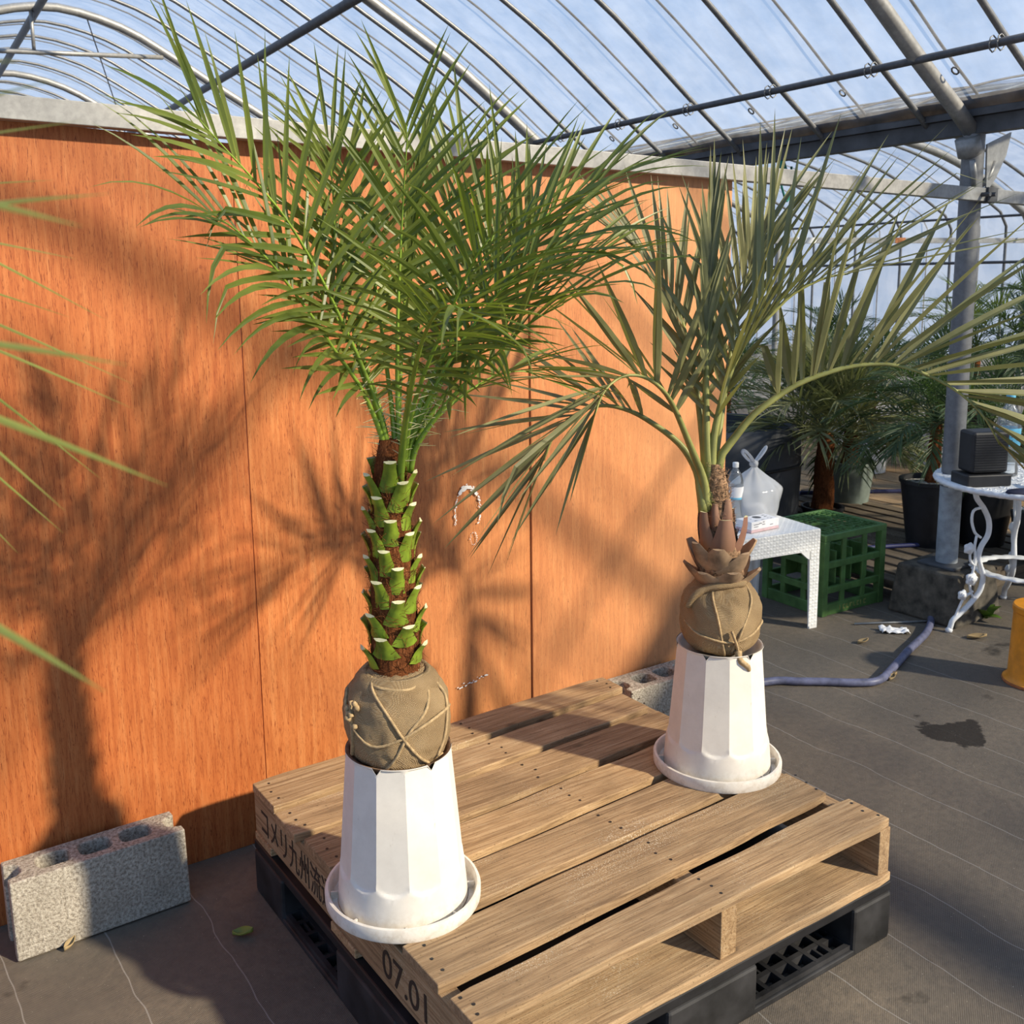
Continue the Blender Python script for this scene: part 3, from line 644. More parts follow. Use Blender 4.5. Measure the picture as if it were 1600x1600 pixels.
FR1 = [
('F1',[(0.097,0.396,1.228),(0.086,0.405,1.285),(0.072,0.410,1.349),(0.051,0.414,1.416),(0.016,0.418,1.501),(-0.036,0.417,1.608),(-0.097,0.412,1.706),(-0.156,0.407,1.773),(-0.220,0.399,1.835),(-0.257,0.391,1.870)],(-0.11,-0.86,0.49),(0.22,0.27,0.75)),
('F2',[(0.085,0.402,1.222),(0.078,0.405,1.286),(0.058,0.406,1.345),(0.030,0.406,1.403),(-0.016,0.405,1.467),(-0.062,0.398,1.532),(-0.114,0.387,1.595),(-0.158,0.374,1.642),(-0.217,0.357,1.689),(-0.268,0.343,1.717)],(-0.05,-0.68,0.73),(0.20,0.30,0.75)),
('F3',[(0.106,0.388,1.215),(0.109,0.395,1.284),(0.113,0.402,1.397),(0.119,0.404,1.521),(0.127,0.401,1.643),(0.134,0.395,1.751),(0.141,0.386,1.861),(0.139,0.385,1.884)],(-0.42,-0.87,0.27),(0.25,0.27,0.60)),
('F4',[(0.100,0.385,1.184),(0.085,0.336,1.294),(0.061,0.270,1.377),(0.036,0.202,1.442),(0.009,0.127,1.500),(-0.015,0.045,1.547),(-0.023,-0.008,1.560),(-0.031,-0.056,1.555)],(0.40,0.61,0.68),(0.30,0.22,0.90)),
('F5',[(0.116,0.384,1.227),(0.131,0.381,1.290),(0.157,0.365,1.356),(0.192,0.339,1.437),(0.226,0.310,1.502),(0.264,0.275,1.565),(0.309,0.229,1.623),(0.356,0.179,1.661)],(-0.57,-0.35,0.74),(0.25,0.26,0.80)),
('F6',[(0.122,0.379,1.223),(0.135,0.369,1.278),(0.167,0.327,1.349),(0.201,0.269,1.416),(0.224,0.223,1.457),(0.241,0.181,1.497),(0.259,0.132,1.530),(0.275,0.087,1.551)],(-0.30,-0.12,0.95),(0.25,0.24,0.80)),
('F7',[(0.114,0.385,1.227),(0.142,0.389,1.307),(0.188,0.388,1.393),(0.242,0.388,1.491),(0.296,0.390,1.591),(0.341,0.396,1.679),(0.373,0.402,1.747)],(-0.73,-0.58,0.37),(0.25,0.27,0.70)),
('F8',[(0.118,0.383,1.227),(0.156,0.388,1.312),(0.223,0.391,1.415),(0.303,0.392,1.514),(0.387,0.395,1.615),(0.448,0.399,1.686),(0.485,0.398,1.721)],(-0.68,-0.32,0.66),(0.25,0.28,0.70)),
('F9',[(0.092,0.399,1.228),(0.086,0.413,1.316),(0.068,0.430,1.411),(0.047,0.444,1.486),(0.029,0.455,1.573),(0.018,0.458,1.670),(0.016,0.455,1.764),(0.011,0.453,1.823)],(-0.34,-0.91,0.26),(0.25,0.24,0.70)),
('F10',[(0.101,0.394,1.228),(0.105,0.413,1.346),(0.104,0.436,1.471),(0.100,0.459,1.596),(0.088,0.487,1.720),(0.068,0.515,1.819),(0.049,0.536,1.875)],(-0.34,-0.91,0.26),(0.30,0.24,0.70)),
('F11',[(0.111,0.387,1.227),(0.143,0.414,1.368),(0.192,0.445,1.517),(0.255,0.475,1.670),(0.312,0.496,1.787),(0.350,0.513,1.868)],(-0.59,-0.76,0.27),(0.30,0.26,0.70)),
('F12',[(0.107,0.389,1.227),(0.119,0.409,1.345),(0.148,0.432,1.519),(0.178,0.451,1.669),(0.206,0.462,1.782),(0.227,0.468,1.857)],(-0.51,-0.82,0.27),(0.30,0.18,0.35)),
('F13',[(0.091,0.397,1.215),(0.084,0.406,1.285),(0.069,0.414,1.353),(0.051,0.421,1.404),(0.023,0.427,1.485),(-0.011,0.435,1.550),(-0.050,0.444,1.599),(-0.096,0.455,1.623)],(-0.07,-0.54,0.84),(0.25,0.22,0.80)),
('F14',[(0.118,0.383,1.227),(0.147,0.389,1.281),(0.206,0.391,1.333),(0.276,0.390,1.373),(0.346,0.387,1.400),(0.406,0.380,1.403),(0.452,0.373,1.384)],(-0.23,-0.02,0.97),(0.30,0.22,0.80)),
('F15',[(0.111,0.387,1.227),(0.117,0.365,1.325),(0.122,0.320,1.415),(0.127,0.257,1.502),(0.125,0.186,1.583),(0.121,0.128,1.637),(0.120,0.088,1.665)],(0.13,0.43,0.89),(0.30,0.24,0.85)),
('F17',[(0.116,0.384,1.227),(0.147,0.382,1.295),(0.209,0.369,1.380),(0.288,0.348,1.465),(0.370,0.329,1.551),(0.449,0.305,1.612),(0.511,0.279,1.634)],(-0.46,-0.16,0.87),(0.25,0.24,0.90)),
('F18',[(0.114,0.385,1.227),(0.145,0.389,1.332),(0.202,0.379,1.443),(0.283,0.359,1.566),(0.367,0.333,1.670),(0.448,0.303,1.744),(0.513,0.273,1.780)],(-0.65,-0.19,0.73),(0.25,0.25,0.80)),
('F16',[(0.098,0.394,1.224),(0.082,0.385,1.314),(0.055,0.356,1.405),(0.023,0.315,1.493),(-0.022,0.267,1.576),(-0.070,0.229,1.630),(-0.110,0.207,1.656)],(0.36,0.28,0.89),(0.30,0.24,0.85)),
]
FR2 = [
('A',[(1.036,0.433,1.023),(1.046,0.436,1.087),(1.061,0.434,1.147),(1.082,0.423,1.175),(1.113,0.407,1.220),(1.143,0.389,1.255),(1.215,0.342,1.314),(1.287,0.289,1.348),(1.336,0.250,1.362),(1.388,0.206,1.364),(1.432,0.164,1.350),(1.473,0.120,1.323),(1.508,0.076,1.285),(1.533,0.034,1.232),(1.543,0.001,1.173)],(-0.01,0.04,1.00)),
('B',[(1.030,0.436,1.024),(1.038,0.445,1.104),(1.048,0.451,1.184),(1.065,0.450,1.255),(1.086,0.446,1.327),(1.127,0.430,1.418),(1.185,0.399,1.488),(1.235,0.370,1.541),(1.299,0.328,1.577),(1.341,0.297,1.585)],(-0.53,-0.01,0.85)),
('C',[(1.011,0.443,1.000),(1.010,0.456,1.056),(1.008,0.469,1.104),(0.981,0.502,1.170),(0.921,0.555,1.231),(0.875,0.593,1.260),(0.826,0.629,1.269),(0.774,0.660,1.249),(0.728,0.683,1.205),(0.696,0.693,1.134)],(0.06,-0.12,0.99)),
('D',[(1.018,0.441,1.008),(1.008,0.445,1.083),(0.973,0.452,1.163),(0.905,0.454,1.284),(0.855,0.458,1.336),(0.803,0.465,1.359),(0.749,0.468,1.358),(0.693,0.460,1.330),(0.641,0.434,1.281)],(-0.31,0.14,0.94)),
('E',[(1.026,0.441,1.032),(1.032,0.450,1.095),(1.036,0.463,1.175),(1.051,0.484,1.318),(1.072,0.504,1.478),(1.096,0.521,1.637),(1.106,0.528,1.700)],(-0.51,-0.82,0.27)),
('E2',[(1.032,0.435,1.023),(1.048,0.451,1.101),(1.081,0.467,1.186),(1.120,0.487,1.280),(1.162,0.509,1.375),(1.217,0.537,1.487),(1.288,0.560,1.602),(1.375,0.579,1.720)],(-0.65,-0.67,0.36)),
('G',[(1.024,0.440,1.024),(1.032,0.460,1.102),(1.052,0.502,1.235),(1.072,0.557,1.377),(1.081,0.619,1.507),(1.067,0.685,1.608),(1.040,0.743,1.668)],(-0.28,-0.84,0.46)),
]
DATE = dict(p0=.36, L=.27, a0=76, a1=24, lift=18, lj=16, space=.0265, W=.0064, droop=.34, rad=(.0095,.0016))
f1 = []
for nm, pts, N, prm in FR1:
    if nm == 'F16': continue
    d = dict(DATE); d.update(id=nm, pts=pts, N=N, p0=prm[0]+.10, L=prm[1]*1.12); d['droop'] = .12+.22*(prm[2]-.4)
    if nm in ('F3','F9','F10','F11','F12'): d.update(L=d['L']*.80)
    if nm == 'F1': d.update(L=.26)
    if nm == 'F2': d.update(L=.31, droop=.45)
    if nm in ('F5','F6'): d.update(L=.31, droop=.5)
    if nm == 'F12': d.update(a0=16, a1=6, lift=60)
    if nm in ('F4','F15','F16'): d.update(lift=5, droop=.40)
    if nm == 'F4': d.update(rad=(.013,.002))
    f1.append(d)
dp = palm('date_palm', 'tall green feather palm in a burlap ball on the near white pot', 'palm', (.088,.40,.65), f1, M['leaf1'], M['stem1'], ('F1','F2','F3','F4','F5'), True)
JEL = dict(p0=.30, L=.42, a0=58, a1=16, lift=48, lj=9, space=.027, W=.0085, droop=.05, rad=(.017,.0028))
f2 = []
for nm, pts, N in FR2:
    d = dict(JEL); d.update(id=nm, pts=pts, N=N)
    if nm == 'A': d.update(p0=.36, L=.52, lift=66, a0=72, a1=22, space=.033, W=.0130)
    if nm == 'B': d.update(p0=.30, L=.52, lift=42, a0=60, a1=22, space=.031, W=.0100)
    if nm == 'C': d.update(p0=.50, L=.38, lift=40, a0=52, a1=14)
    if nm == 'D': d.update(p0=.44, L=.42, lift=45, a0=56, a1=16, W=.010)
    if nm == 'E': d.update(p0=.45, L=.26, a0=13, a1=5, lift=40, space=.022, rad=(.018,.004))
    if nm == 'E2': d.update(p0=.35, L=.34, a0=48, a1=14, lift=45)
    if nm == 'G': d.update(p0=.35, L=.32, a0=45, a1=14, lift=35)
    f2.append(d)
jp = palm('jelly_palm', 'smaller grey-green arching palm in a burlap ball on the far white pot', 'palm', (1.065,.43,.65), f2, M['leaf2'], M['stem2'], ('A','B','C','D','E'))

def rootball(parent, r, zc, hz, seed, mouth):
    rnd = random.Random(seed); b = MB(); nu, nv = 72, 40
    def surf(th, ph, k=1.0):
        s = math.sin(ph); c = math.cos(ph); e_ = .66
        e_ = .84 if c > 0 else .64; s2 = s**e_; c2 = math.copysign(abs(c)**e_, c)
        p = V(r*s2*math.cos(th), r*s2*math.sin(th), zc+hz*c2)
        q = V(math.cos(th)*1.6, math.sin(th)*1.6, c*1.6+seed)
        d = 1+.06*noise.noise(q*1.4)+.035*noise.noise(q*4)+.030*abs(noise.noise(V(q.x*5+q.z*4, q.y*5-q.z*3, q.z*2)))
        return V(p.x*d*k, p.y*d*k, zc+(p.z-zc)*(1+.5*(d-1))*k)
    vs = [surf(2*math.pi*j/nu, math.pi*(.02+.96*i/nv)) for i in range(nv+1) for j in range(nu)]
    fs = [(i*nu+j, (i+1)*nu+j, (i+1)*nu+(j+1) % nu, i*nu+(j+1) % nu) for i in range(nv) for j in range(nu)]
    fs += [tuple(range(nu)), tuple(range(nv*nu, nv*nu+nu))[::-1]]
    b.add(vs, fs); rb = b.build('root_ball', M['burlap'], parent, smooth=True)
    def tw(pts, rr=.0032):
        P = [surf(R(a), R(p), 1.018) for a, p in pts]; b = MB(); b.tube(spline(P, 26), rr, 6); b.build('twine', M['twine'], rb, smooth=True)
    return rb, surf, tw
# camera sees azimuths around -120 degrees
rb, surf, tw = rootball(dp, .109, .072, .104, 3.0, .05)
tw([(-205,60),(-180,82),(-150,96),(-120,92),(-90,84),(-60,80),(-35,84)])
tw([(-170,30),(-150,48),(-128,72),(-112,92),(-95,112),(-80,128)])
tw([(-62,40),(-85,70),(-108,90),(-122,108),(-135,128),(-150,145)])
tw([(-70,120),(-60,95),(-52,70),(-48,45)]); tw([(-185,120),(-172,92),(-178,65)], .0045); tw([(-60,35),(-100,44),(-140,42),(-180,38)])
tw([(-110,150),(-95,138),(-70,140),(-50,128)])
b = MB()
for k in range(7):
    a0 = R(-172+random.uniform(-8,8)); p = surf(a0, R(78+random.uniform(-14,14)), 1.04); b.tube([p, p+V(random.uniform(-.012,.012), random.uniform(-.012,.012), random.uniform(-.012,.012))], [.006,.005], 6)
b.build('twine_knot', M['twine'], rb, smooth=True)
b = MB()                                                                       # folded burlap collar round the trunk
b.lathe([(.056,.150),(.062,.166),(.070,.166),(.082,.152),(.090,.135)], 60, rf=lambda r, z, a: r*(1+.05*noise.noise(V(math.cos(a)*3, math.sin(a)*3, z*20))), c=(0,0,0)); b.build('burlap_collar', M['burlap'], rb, smooth=True, solid=.003)
rb, surf, tw = rootball(jp, .101, .078, .100, 8.0, .05)
tw([(-200,92),(-170,98),(-140,103),(-115,106),(-90,98),(-60,92),(-30,95)]); tw([(-160,25),(-150,55),(-140,85),(-132,115),(-128,140)]); tw([(-60,30),(-85,62),(-108,95),(-118,125)])
b = MB(); p = surf(R(-108), R(125), 1.03); b.tube(spline([p, p+V(-.006,-.012,-.018), p+V(.010,-.022,-.034), p+V(.02,-.02,-.05)], 10), [.010,.009,.008,.008,.008,.007,.007,.007,.006,.006,.003], 7); b.tube(spline([p, p+V(-.02,-.01,.03), p+V(-.03,-.005,.06)], 8), .004, 6); b.build('twine_knot', M['twine'], rb, smooth=True)
b = MB(); p = surf(R(-178), R(48), 1.02); b.tube(spline([surf(R(a), R(q), 1.03) for a, q in ((-190,75),(-180,55),(-165,40),(-140,33),(-110,30),(-80,32))], 16), [.018]*17, 8, flat=.6); b.build('burlap_fold', M['burlap'], rb, smooth=True)

# trunks
def trunk1(t):
    b = MB(); zs = [.13,.18,.25,.35,.45,.52,.565,.60,.64]; rs = [.050,.049,.047,.045,.041,.035,.031,.026,.018]
    b.lathe([(r, z) for z, r in zip(zs, rs)], 64, rf=lambda r, z, a: r*(1+.10*noise.noise(V(math.cos(a)*4, math.sin(a)*4, z*40))+.06*noise.noise(V(a*9, z*90, 1))), cap1=True)
    tr = b.build('trunk', M['fibre'], t, smooth=True)
    rnd = random.Random(5); fb = MB()
    for k in range(900):                                                      # loose fibres
        a = rnd.uniform(0, 2*math.pi); z = rnd.uniform(.16, .62); r = float(_interp(z, zs, rs))*1.02
        p = V(r*math.cos(a), r*math.sin(a), z); tn = V(-math.sin(a), math.cos(a), 0); d = (tn*rnd.uniform(-1,1)+V(0,0,rnd.uniform(-.5,.8))).normalized(); o = V(math.cos(a), math.sin(a), 0)
        l = rnd.uniform(.015,.04); fb.tube([p, p+d*l*.5+o*rnd.uniform(.002,.006), p+d*l+o*rnd.uniform(0,.010)], [.0006,.0005,.0002], 3, caps=False)
    f = fb.build('loose_fibre', M['fibre'], tr); f['kind'] = 'stuff'
    n = 48
    for k in range(n):
        u = k/(n-1); z = .185+.375*u**.97+rnd.uniform(-.006,.006); a = k*2.39996+.5+rnd.uniform(-.12,.12); r = float(_interp(z, zs, rs)); low = max(0, 1-u*2.6)
        o = V(math.cos(a), math.sin(a), 0); tn = V(-math.sin(a), math.cos(a), 0); base = o*(r*(.80+.12*low))+V(0,0,z-.012)
        Ls = (.040+.012*rnd.random())*low+(.052+.014*rnd.random())*(1-low); out_ = .62*low+.42*(1-low); d = (o*out_+V(0,0,1)).normalized(); d = (d+tn*rnd.uniform(-.10,.10)).normalized()
        w0 = .034*low+.023*(1-low); w1 = .015*low+.0125*(1-low); th0 = .012; th1 = .006
        nrm = d.cross(tn).normalized(); nrm = nrm if nrm.dot(o) > 0 else -nrm
        mb = MB(); K = 5; rows = []
        for i in range(K):
            q = i/(K-1); w_ = w0+(w1-w0)*min(1, q*1.5)**.8; th = th0+(th1-th0)*q; c = base+d*Ls*q-nrm*.004*math.sin(q*3.1)
            rows.append([c-tn*w_, c-tn*w_*.55+nrm*th*.75, c+nrm*th, c+tn*w_*.55+nrm*th*.75, c+tn*w_, c-nrm*th*.25])
        vs = [p for row in rows for p in row]; fs = []
        for i in range(K-1):
            for j in range(6): fs.append((i*6+j, i*6+(j+1) % 6, (i+1)*6+(j+1) % 6, (i+1)*6+j))
        mb.add(vs, fs); mb.m = 1; mb.add([p+d*.0004*(1 if j in (1,2,3) else 8) for j, p in enumerate(rows[-1])], [(0,1,2,3,4,5)]); 
        mb.add(rows[-1]+[p+d*.0004*(1 if j in (1,2,3) else 8) for j, p in enumerate(rows[-1])], [(j, (j+1) % 6, 6+(j+1) % 6, 6+j) for j in range(6)])
        mb.build('leaf_base', [M['stub'], M['stubcut']], t, auto=35)
def _interp(x, xs, ys):
    for i in range(len(xs)-1):
        if x <= xs[i+1]: return ys[i]+(ys[i+1]-ys[i])*max(0, (x-xs[i])/(xs[i+1]-xs[i]))
    return ys[-1]
trunk1(dp)
def trunk2(t):
    b = MB(); zs = [.13,.19,.24,.29,.34,.38,.42,.47]; rs = [.054,.058,.054,.044,.035,.031,.028,.014]; cx = lambda z: -.020*max(0, (z-.15)/.35); cy = lambda z: .012*max(0, (z-.15)/.35)
    vs = []; n = 48
    for z, r in zip(zs, rs):
        for j in range(n):
            a = 2*math.pi*j/n; q = r*(1+.12*noise.noise(V(math.cos(a)*4, math.sin(a)*4, z*40))); vs.append((cx(z)+q*math.cos(a), cy(z)+q*math.sin(a), z))
    fs = [(i*n+j, i*n+(j+1) % n, (i+1)*n+(j+1) % n, (i+1)*n+j) for i in range(len(zs)-1) for j in range(n)]; fs.append(tuple(range((len(zs)-1)*n, len(zs)*n))); b.add(vs, fs)
    tr = b.build('trunk', M['fibre2'], t, smooth=True)
    rnd = random.Random(9); fb = MB()
    for k in range(520):
        a = rnd.uniform(0, 2*math.pi); z = rnd.uniform(.28, .47); r = _interp(z, zs, rs)
        p = V(cx(z)+r*math.cos(a), cy(z)+r*math.sin(a), z); tn = V(-math.sin(a), math.cos(a), 0); o = V(math.cos(a), math.sin(a), 0); d = (tn*rnd.uniform(-1,1)+V(0,0,rnd.uniform(-.4,1))).normalized(); l = rnd.uniform(.012,.03)
        fb.tube([p, p+d*l*.5+o*.004, p+d*l+o*rnd.uniform(0,.012)], [.0007,.0005,.0002], 3, caps=False)
    fb.build('loose_fibre', M['fibre2'], tr)['kind'] = 'stuff'
    #  azimuth, z, half width, length, outward, colour
    L = [(-118,.185,.050,.060,.75,0),(-60,.180,.048,.062,.8,0),(-165,.185,.045,.058,.85,0),(150,.19,.048,.06,.7,0),(60,.185,.05,.06,.7,0),(0,.19,.045,.062,.8,0),
         (-90,.215,.046,.066,.5,0),(-140,.225,.044,.070,.5,0),(-35,.23,.042,.070,.55,0),(110,.22,.045,.07,.5,0),(30,.225,.042,.07,.5,0),(180,.23,.04,.075,.5,0),
         (-122,.265,.036,.088,.26,1),(-58,.265,.030,.090,.30,1),(90,.27,.034,.085,.3,1),(-178,.275,.026,.095,.28,1),(15,.28,.026,.08,.3,1),(-95,.33,.020,.070,.16,1),(-150,.33,.016,.06,.2,1)]
    for az, z, w0, Ls, out_, kind in L:
        a = R(az); o = V(math.cos(a), math.sin(a), 0); tn = V(-math.sin(a), math.cos(a), 0); r = _interp(z, zs, rs)
        base = V(cx(z), cy(z), 0)+o*r*.85+V(0,0,z-.02); mb = MB(); K = 6; rows = []; p = base; w0 *= 1.18; Ls *= 1.08
        d = (o*out_*1.5+V(0,0,1)).normalized()
        for i in range(K):
            q = i/(K-1); w_ = w0*(1-.62*q**.8) if kind else w0*(1-.72*q**1.3); th = .010*(1-.4*q); cur = o*-1
            nrm = d.cross(tn); nrm = nrm if nrm.dot(o) > 0 else -nrm
            wrap = w_*w_/(2*max(.03, r))
            rows.append([p-tn*w_-o*wrap, p-tn*w_*.55+nrm*th*.8-o*wrap*.3, p+nrm*th, p+tn*w_*.55+nrm*th*.8-o*wrap*.3, p+tn*w_-o*wrap, p-nrm*.002])
            p = p+d*Ls/(K-1); d = (d-o*.10*(1 if kind else .6)).normalized()
        vs = [q for row in rows for q in row]; fs = [(i*6+j, i*6+(j+1) % 6, (i+1)*6+(j+1) % 6, (i+1)*6+j) for i in range(K-1) for j in range(6)]
        mb.add(vs, fs); mb.m = 1; mb.add(rows[-1], [(0,1,2,3,4,5)])
        mb.build('leaf_base', [M['stub2'] if kind else M['husk'], M['stubcut'] if kind else M['husk']], t, auto=45)
trunk2(jp)
# ragged dark fibre along the petioles' feet is part of the trunk mesh above

# foreground leaf tips of a palm standing left of the camera
fg = thing('palm', 'blurred palm leaf tips reaching in from the left edge', 'palm', (-.86,-.6,1.2))
FGL = [
((-0.808,-0.766,1.683),(-0.778,-0.819,1.689),(-0.751,-0.859,1.693)),
((-0.797,-0.615,1.689),(-0.753,-0.678,1.693),(-0.711,-0.728,1.696)),
((-0.779,-0.328,1.686),(-0.724,-0.397,1.689),(-0.673,-0.454,1.689)),
((-0.810,-0.737,1.643),(-0.768,-0.798,1.647),(-0.730,-0.845,1.648)),
((-0.816,-0.839,1.650),(-0.789,-0.895,1.640),(-0.764,-0.936,1.629)),
((-0.782,-0.331,1.658),(-0.722,-0.408,1.644),(-0.665,-0.471,1.627)),
((-0.776,-0.272,1.675),(-0.706,-0.362,1.627),(-0.638,-0.439,1.577)),
((-0.778,-0.220,1.629),(-0.713,-0.301,1.605),(-0.652,-0.370,1.578)),
((-0.787,-0.338,1.613),(-0.711,-0.430,1.572),(-0.639,-0.508,1.529)),
((-0.818,-0.779,1.589),(-0.777,-0.841,1.583),(-0.740,-0.891,1.575)),
((-0.793,-0.398,1.591),(-0.722,-0.486,1.555),(-0.654,-0.561,1.516)),
((-0.787,-0.285,1.578),(-0.720,-0.376,1.513),(-0.656,-0.455,1.445)),
((-0.819,-0.747,1.565),(-0.769,-0.819,1.542),(-0.723,-0.877,1.519)),
((-0.801,-0.461,1.551),(-0.756,-0.535,1.503),(-0.714,-0.596,1.453)),
((-0.794,-0.293,1.519),(-0.740,-0.375,1.461),(-0.688,-0.443,1.401)),
((-0.798,-0.297,1.485),(-0.759,-0.368,1.436),(-0.722,-0.425,1.385)),
((-0.832,-0.838,1.490),(-0.800,-0.897,1.475),(-0.771,-0.943,1.457)),
((-0.813,-0.868,1.694),(-0.797,-0.915,1.687),(-0.783,-0.950,1.681)),
]
rnd = random.Random(3)
b = MB(); b.tube(spline([(-.95,-.55,1.15), (-.90,-.58,1.4), (-.845,-.56,1.58), (-.835,-.60,1.72)], 14), .007, 7)
o = b.build('frond', M['stem1'], fg, smooth=True); o.location = (.86,.6,-1.2)
for a, m, c in FGL:
    A, Mm, C = V(*a), V(*m), V(*c); P = arc_resample(spline([A, Mm, C], 20), 8); mb = MB(); vs = []
    near = (A-camo.matrix_world.translation).length; wd = .0024 if near < .62 else .0016
    for i, p in enumerate(P):
        t_ = (P[min(i+1,8)]-P[max(i-1,0)]).normalized(); s = t_.cross(V(.3,.5,-.6)).normalized(); n = s.cross(t_); u = i/8; w_ = wd*max(.03, 1-u**2.2)
        vs += [p-s*w_+n*w_*.4, p, p+s*w_+n*w_*.4]
    mb.add(vs, [f for i in range(8) for f in ((i*3, i*3+1, i*3+4, i*3+3), (i*3+1, i*3+2, i*3+5, i*3+4))])
    x = mb.build('leaflet', M['leaf4'], o)

# ================================================================ white resin side table and what stands on it
tb = thing('side_table', 'white woven-look plastic side table beside the plywood end', 'table', (2.84,1.48,0), R(-9.5))
TW, TD, TH_ = .56, .44, .461        # local: x from -TW to 0, y from 0 to TD
b = MB(); b.box(-TW,0,0,TD,TH_-.012,TH_-.003); b.build('table_top', M['resin'], tb, bevel=.006)
wv = MB()
def weave(fn, nu, nv):
    for i in range(nu):
        for j in range(nv):
            u0, v0 = (i+.04)/nu, (j+.04)/nv; u1, v1 = (i+.96)/nu, (j+.96)/nv; h = .0013 if (i+j) % 2 else .0006
            q = [fn(u0,v0,0), fn(u1,v0,0), fn(u1,v1,0), fn(u0,v1,0)]; um, vm = (u0+u1)/2, (v0+v1)/2; a, c = .28*(u1-u0), .28*(v1-v0)
            tpp = [fn(um-a,vm-c,h), fn(um+a,vm-c,h), fn(um+a,vm+c,h), fn(um-a,vm+c,h)]
            wv.add(q+tpp, [(4,5,6,7), (0,1,5,4), (1,2,6,5), (2,3,7,6), (3,0,4,7)])
weave(lambda u, v, h: V(-TW+TW*u, TD*v, TH_-.003+h), 34, 28)
weave(lambda u, v, h: V(-TW+TW*u, -h, TH_-.10+.095*v), 34, 7)
weave(lambda u, v, h: V(h, TD*u, TH_-.10+.095*v), 28, 7)
b = MB()
def apron(p, q, n):
    # skirt with arched lower edge
    p, q, n = V(*p), V(*q), V(*n); k = 16; vs = []
    for i in range(k+1):
        u = i/k; e_ = min(u, 1-u)*(q-p).length; zb = TH_-.10-(.05*max(0, 1-(e_-.05)/.05) if e_ > .05 else .05)
        c = p.lerp(q, u); vs += [V(c.x, c.y, TH_-.012), V(c.x, c.y, zb), V(c.x, c.y, zb)+n*.012, V(c.x, c.y, TH_-.012)+n*.012]
    b.add(vs, [(i*4+j, i*4+(j+1) % 4, i*4+4+(j+1) % 4, i*4+4+j) for i in range(k) for j in range(4)])
apron((-TW,0,0), (0,0,0), (0,1,0)); apron((0,0,0), (0,TD,0), (-1,0,0)); apron((-TW,TD,0), (0,TD,0), (0,-1,0)); apron((-TW,0,0), (-TW,TD,0), (1,0,0))
b.build('apron', M['resin'], tb)
for sx, sy in ((0,0), (-1,0), (0,1), (-1,1)):
    l = MB(); x0, y0 = (0 if sx == 0 else -TW), (0 if sy == 0 else TD); dx = -1 if sx == 0 else 1; dy = 1 if sy == 0 else -1
    def L_(z, w, k=0): return [V(x0,y0,z), V(x0+dx*w,y0,z), V(x0+dx*w,y0+dy*.012,z), V(x0+dx*.012,y0+dy*.012,z), V(x0+dx*.012,y0+dy*w,z), V(x0,y0+dy*w,z)]
    vs = L_(0,.042)+L_(TH_-.14,.056)+L_(TH_-.02,.056); l.add(vs, [(i*6+j, i*6+(j+1) % 6, i*6+6+(j+1) % 6, i*6+6+j) for i in range(2) for j in range(6)]+[(0,1,2,3,4,5), (12,13,14,15,16,17)]); l.build('leg', M['resin'], tb)
weave(lambda u, v, h: V(-.050+.048*u, -h, .01+(TH_-.11)*v), 3, 24); weave(lambda u, v, h: V(h, .002+.048*u, .01+(TH_-.11)*v), 3, 24)
o = wv.build('weave_relief', M['resin'], tb); o['kind'] = 'stuff'
def on_table(x, y): 
    c, s = math.cos(R(-9.5)), math.sin(R(-9.5)); return V(2.84+c*x-s*y, 1.48+s*x+c*y, TH_)
# knotted carrier bag
p = V(2.79,1.82,TH_)
bg_ = thing('plastic_bag', 'knotted translucent white carrier bag on the white side table', 'plastic bag', p)
b = MB()
def bagf(u, v):
    a = 2*math.pi*u; z = v; r = .108*(.55+.75*math.sin(math.pi*min(1, .25+.62*z)))*(1 if z < .55 else max(.12, 1-((z-.55)/.45)**1.25*.93)); 
    pl = 1+.05*math.sin(a*9+z*3)*z+.09*noise.noise(V(math.cos(a)*1.5, math.sin(a)*1.5, z*2.5))
    return V(r*pl*math.cos(a), r*.8*pl*math.sin(a), .002+.235*z+.004*noise.noise(V(a*2, z*9, 0)))
b.grid(bagf, 72, 26); b.build('bag_body', M['bag'], bg_, smooth=True)
b = MB(); b.lathe([(.004,0),(.018,.006),(.021,.016),(.016,.028),(.005,.034)], 16, (0,0,.228), rf=lambda r, z, a: r*(1+.15*math.sin(a*3+z*99))); b.build('knot', M['bag'], bg_, smooth=True)
for sg in (1, -1):
    b = MB(); b.tube(spline([V(0,0,.245), V(sg*.030,-.01,.275), V(sg*.062,-.01,.305), V(sg*.072,0,.315), V(sg*.066,.01,.300), V(sg*.035,.012,.270), V(0,.005,.245)], 26), .010, 7, flat=.3); b.build('bag_handle', M['bag'], bg_, smooth=True)
b = MB(); b.lathe([(.03,.004),(.066,.006),(.07,.03),(.05,.05),(.0,.055)], 18, (.0,.0,.0), rf=lambda r, z, a: r*(1+.12*math.sin(a*2+1))); b.build('bag_contents', M['paper'], bg_, smooth=True)
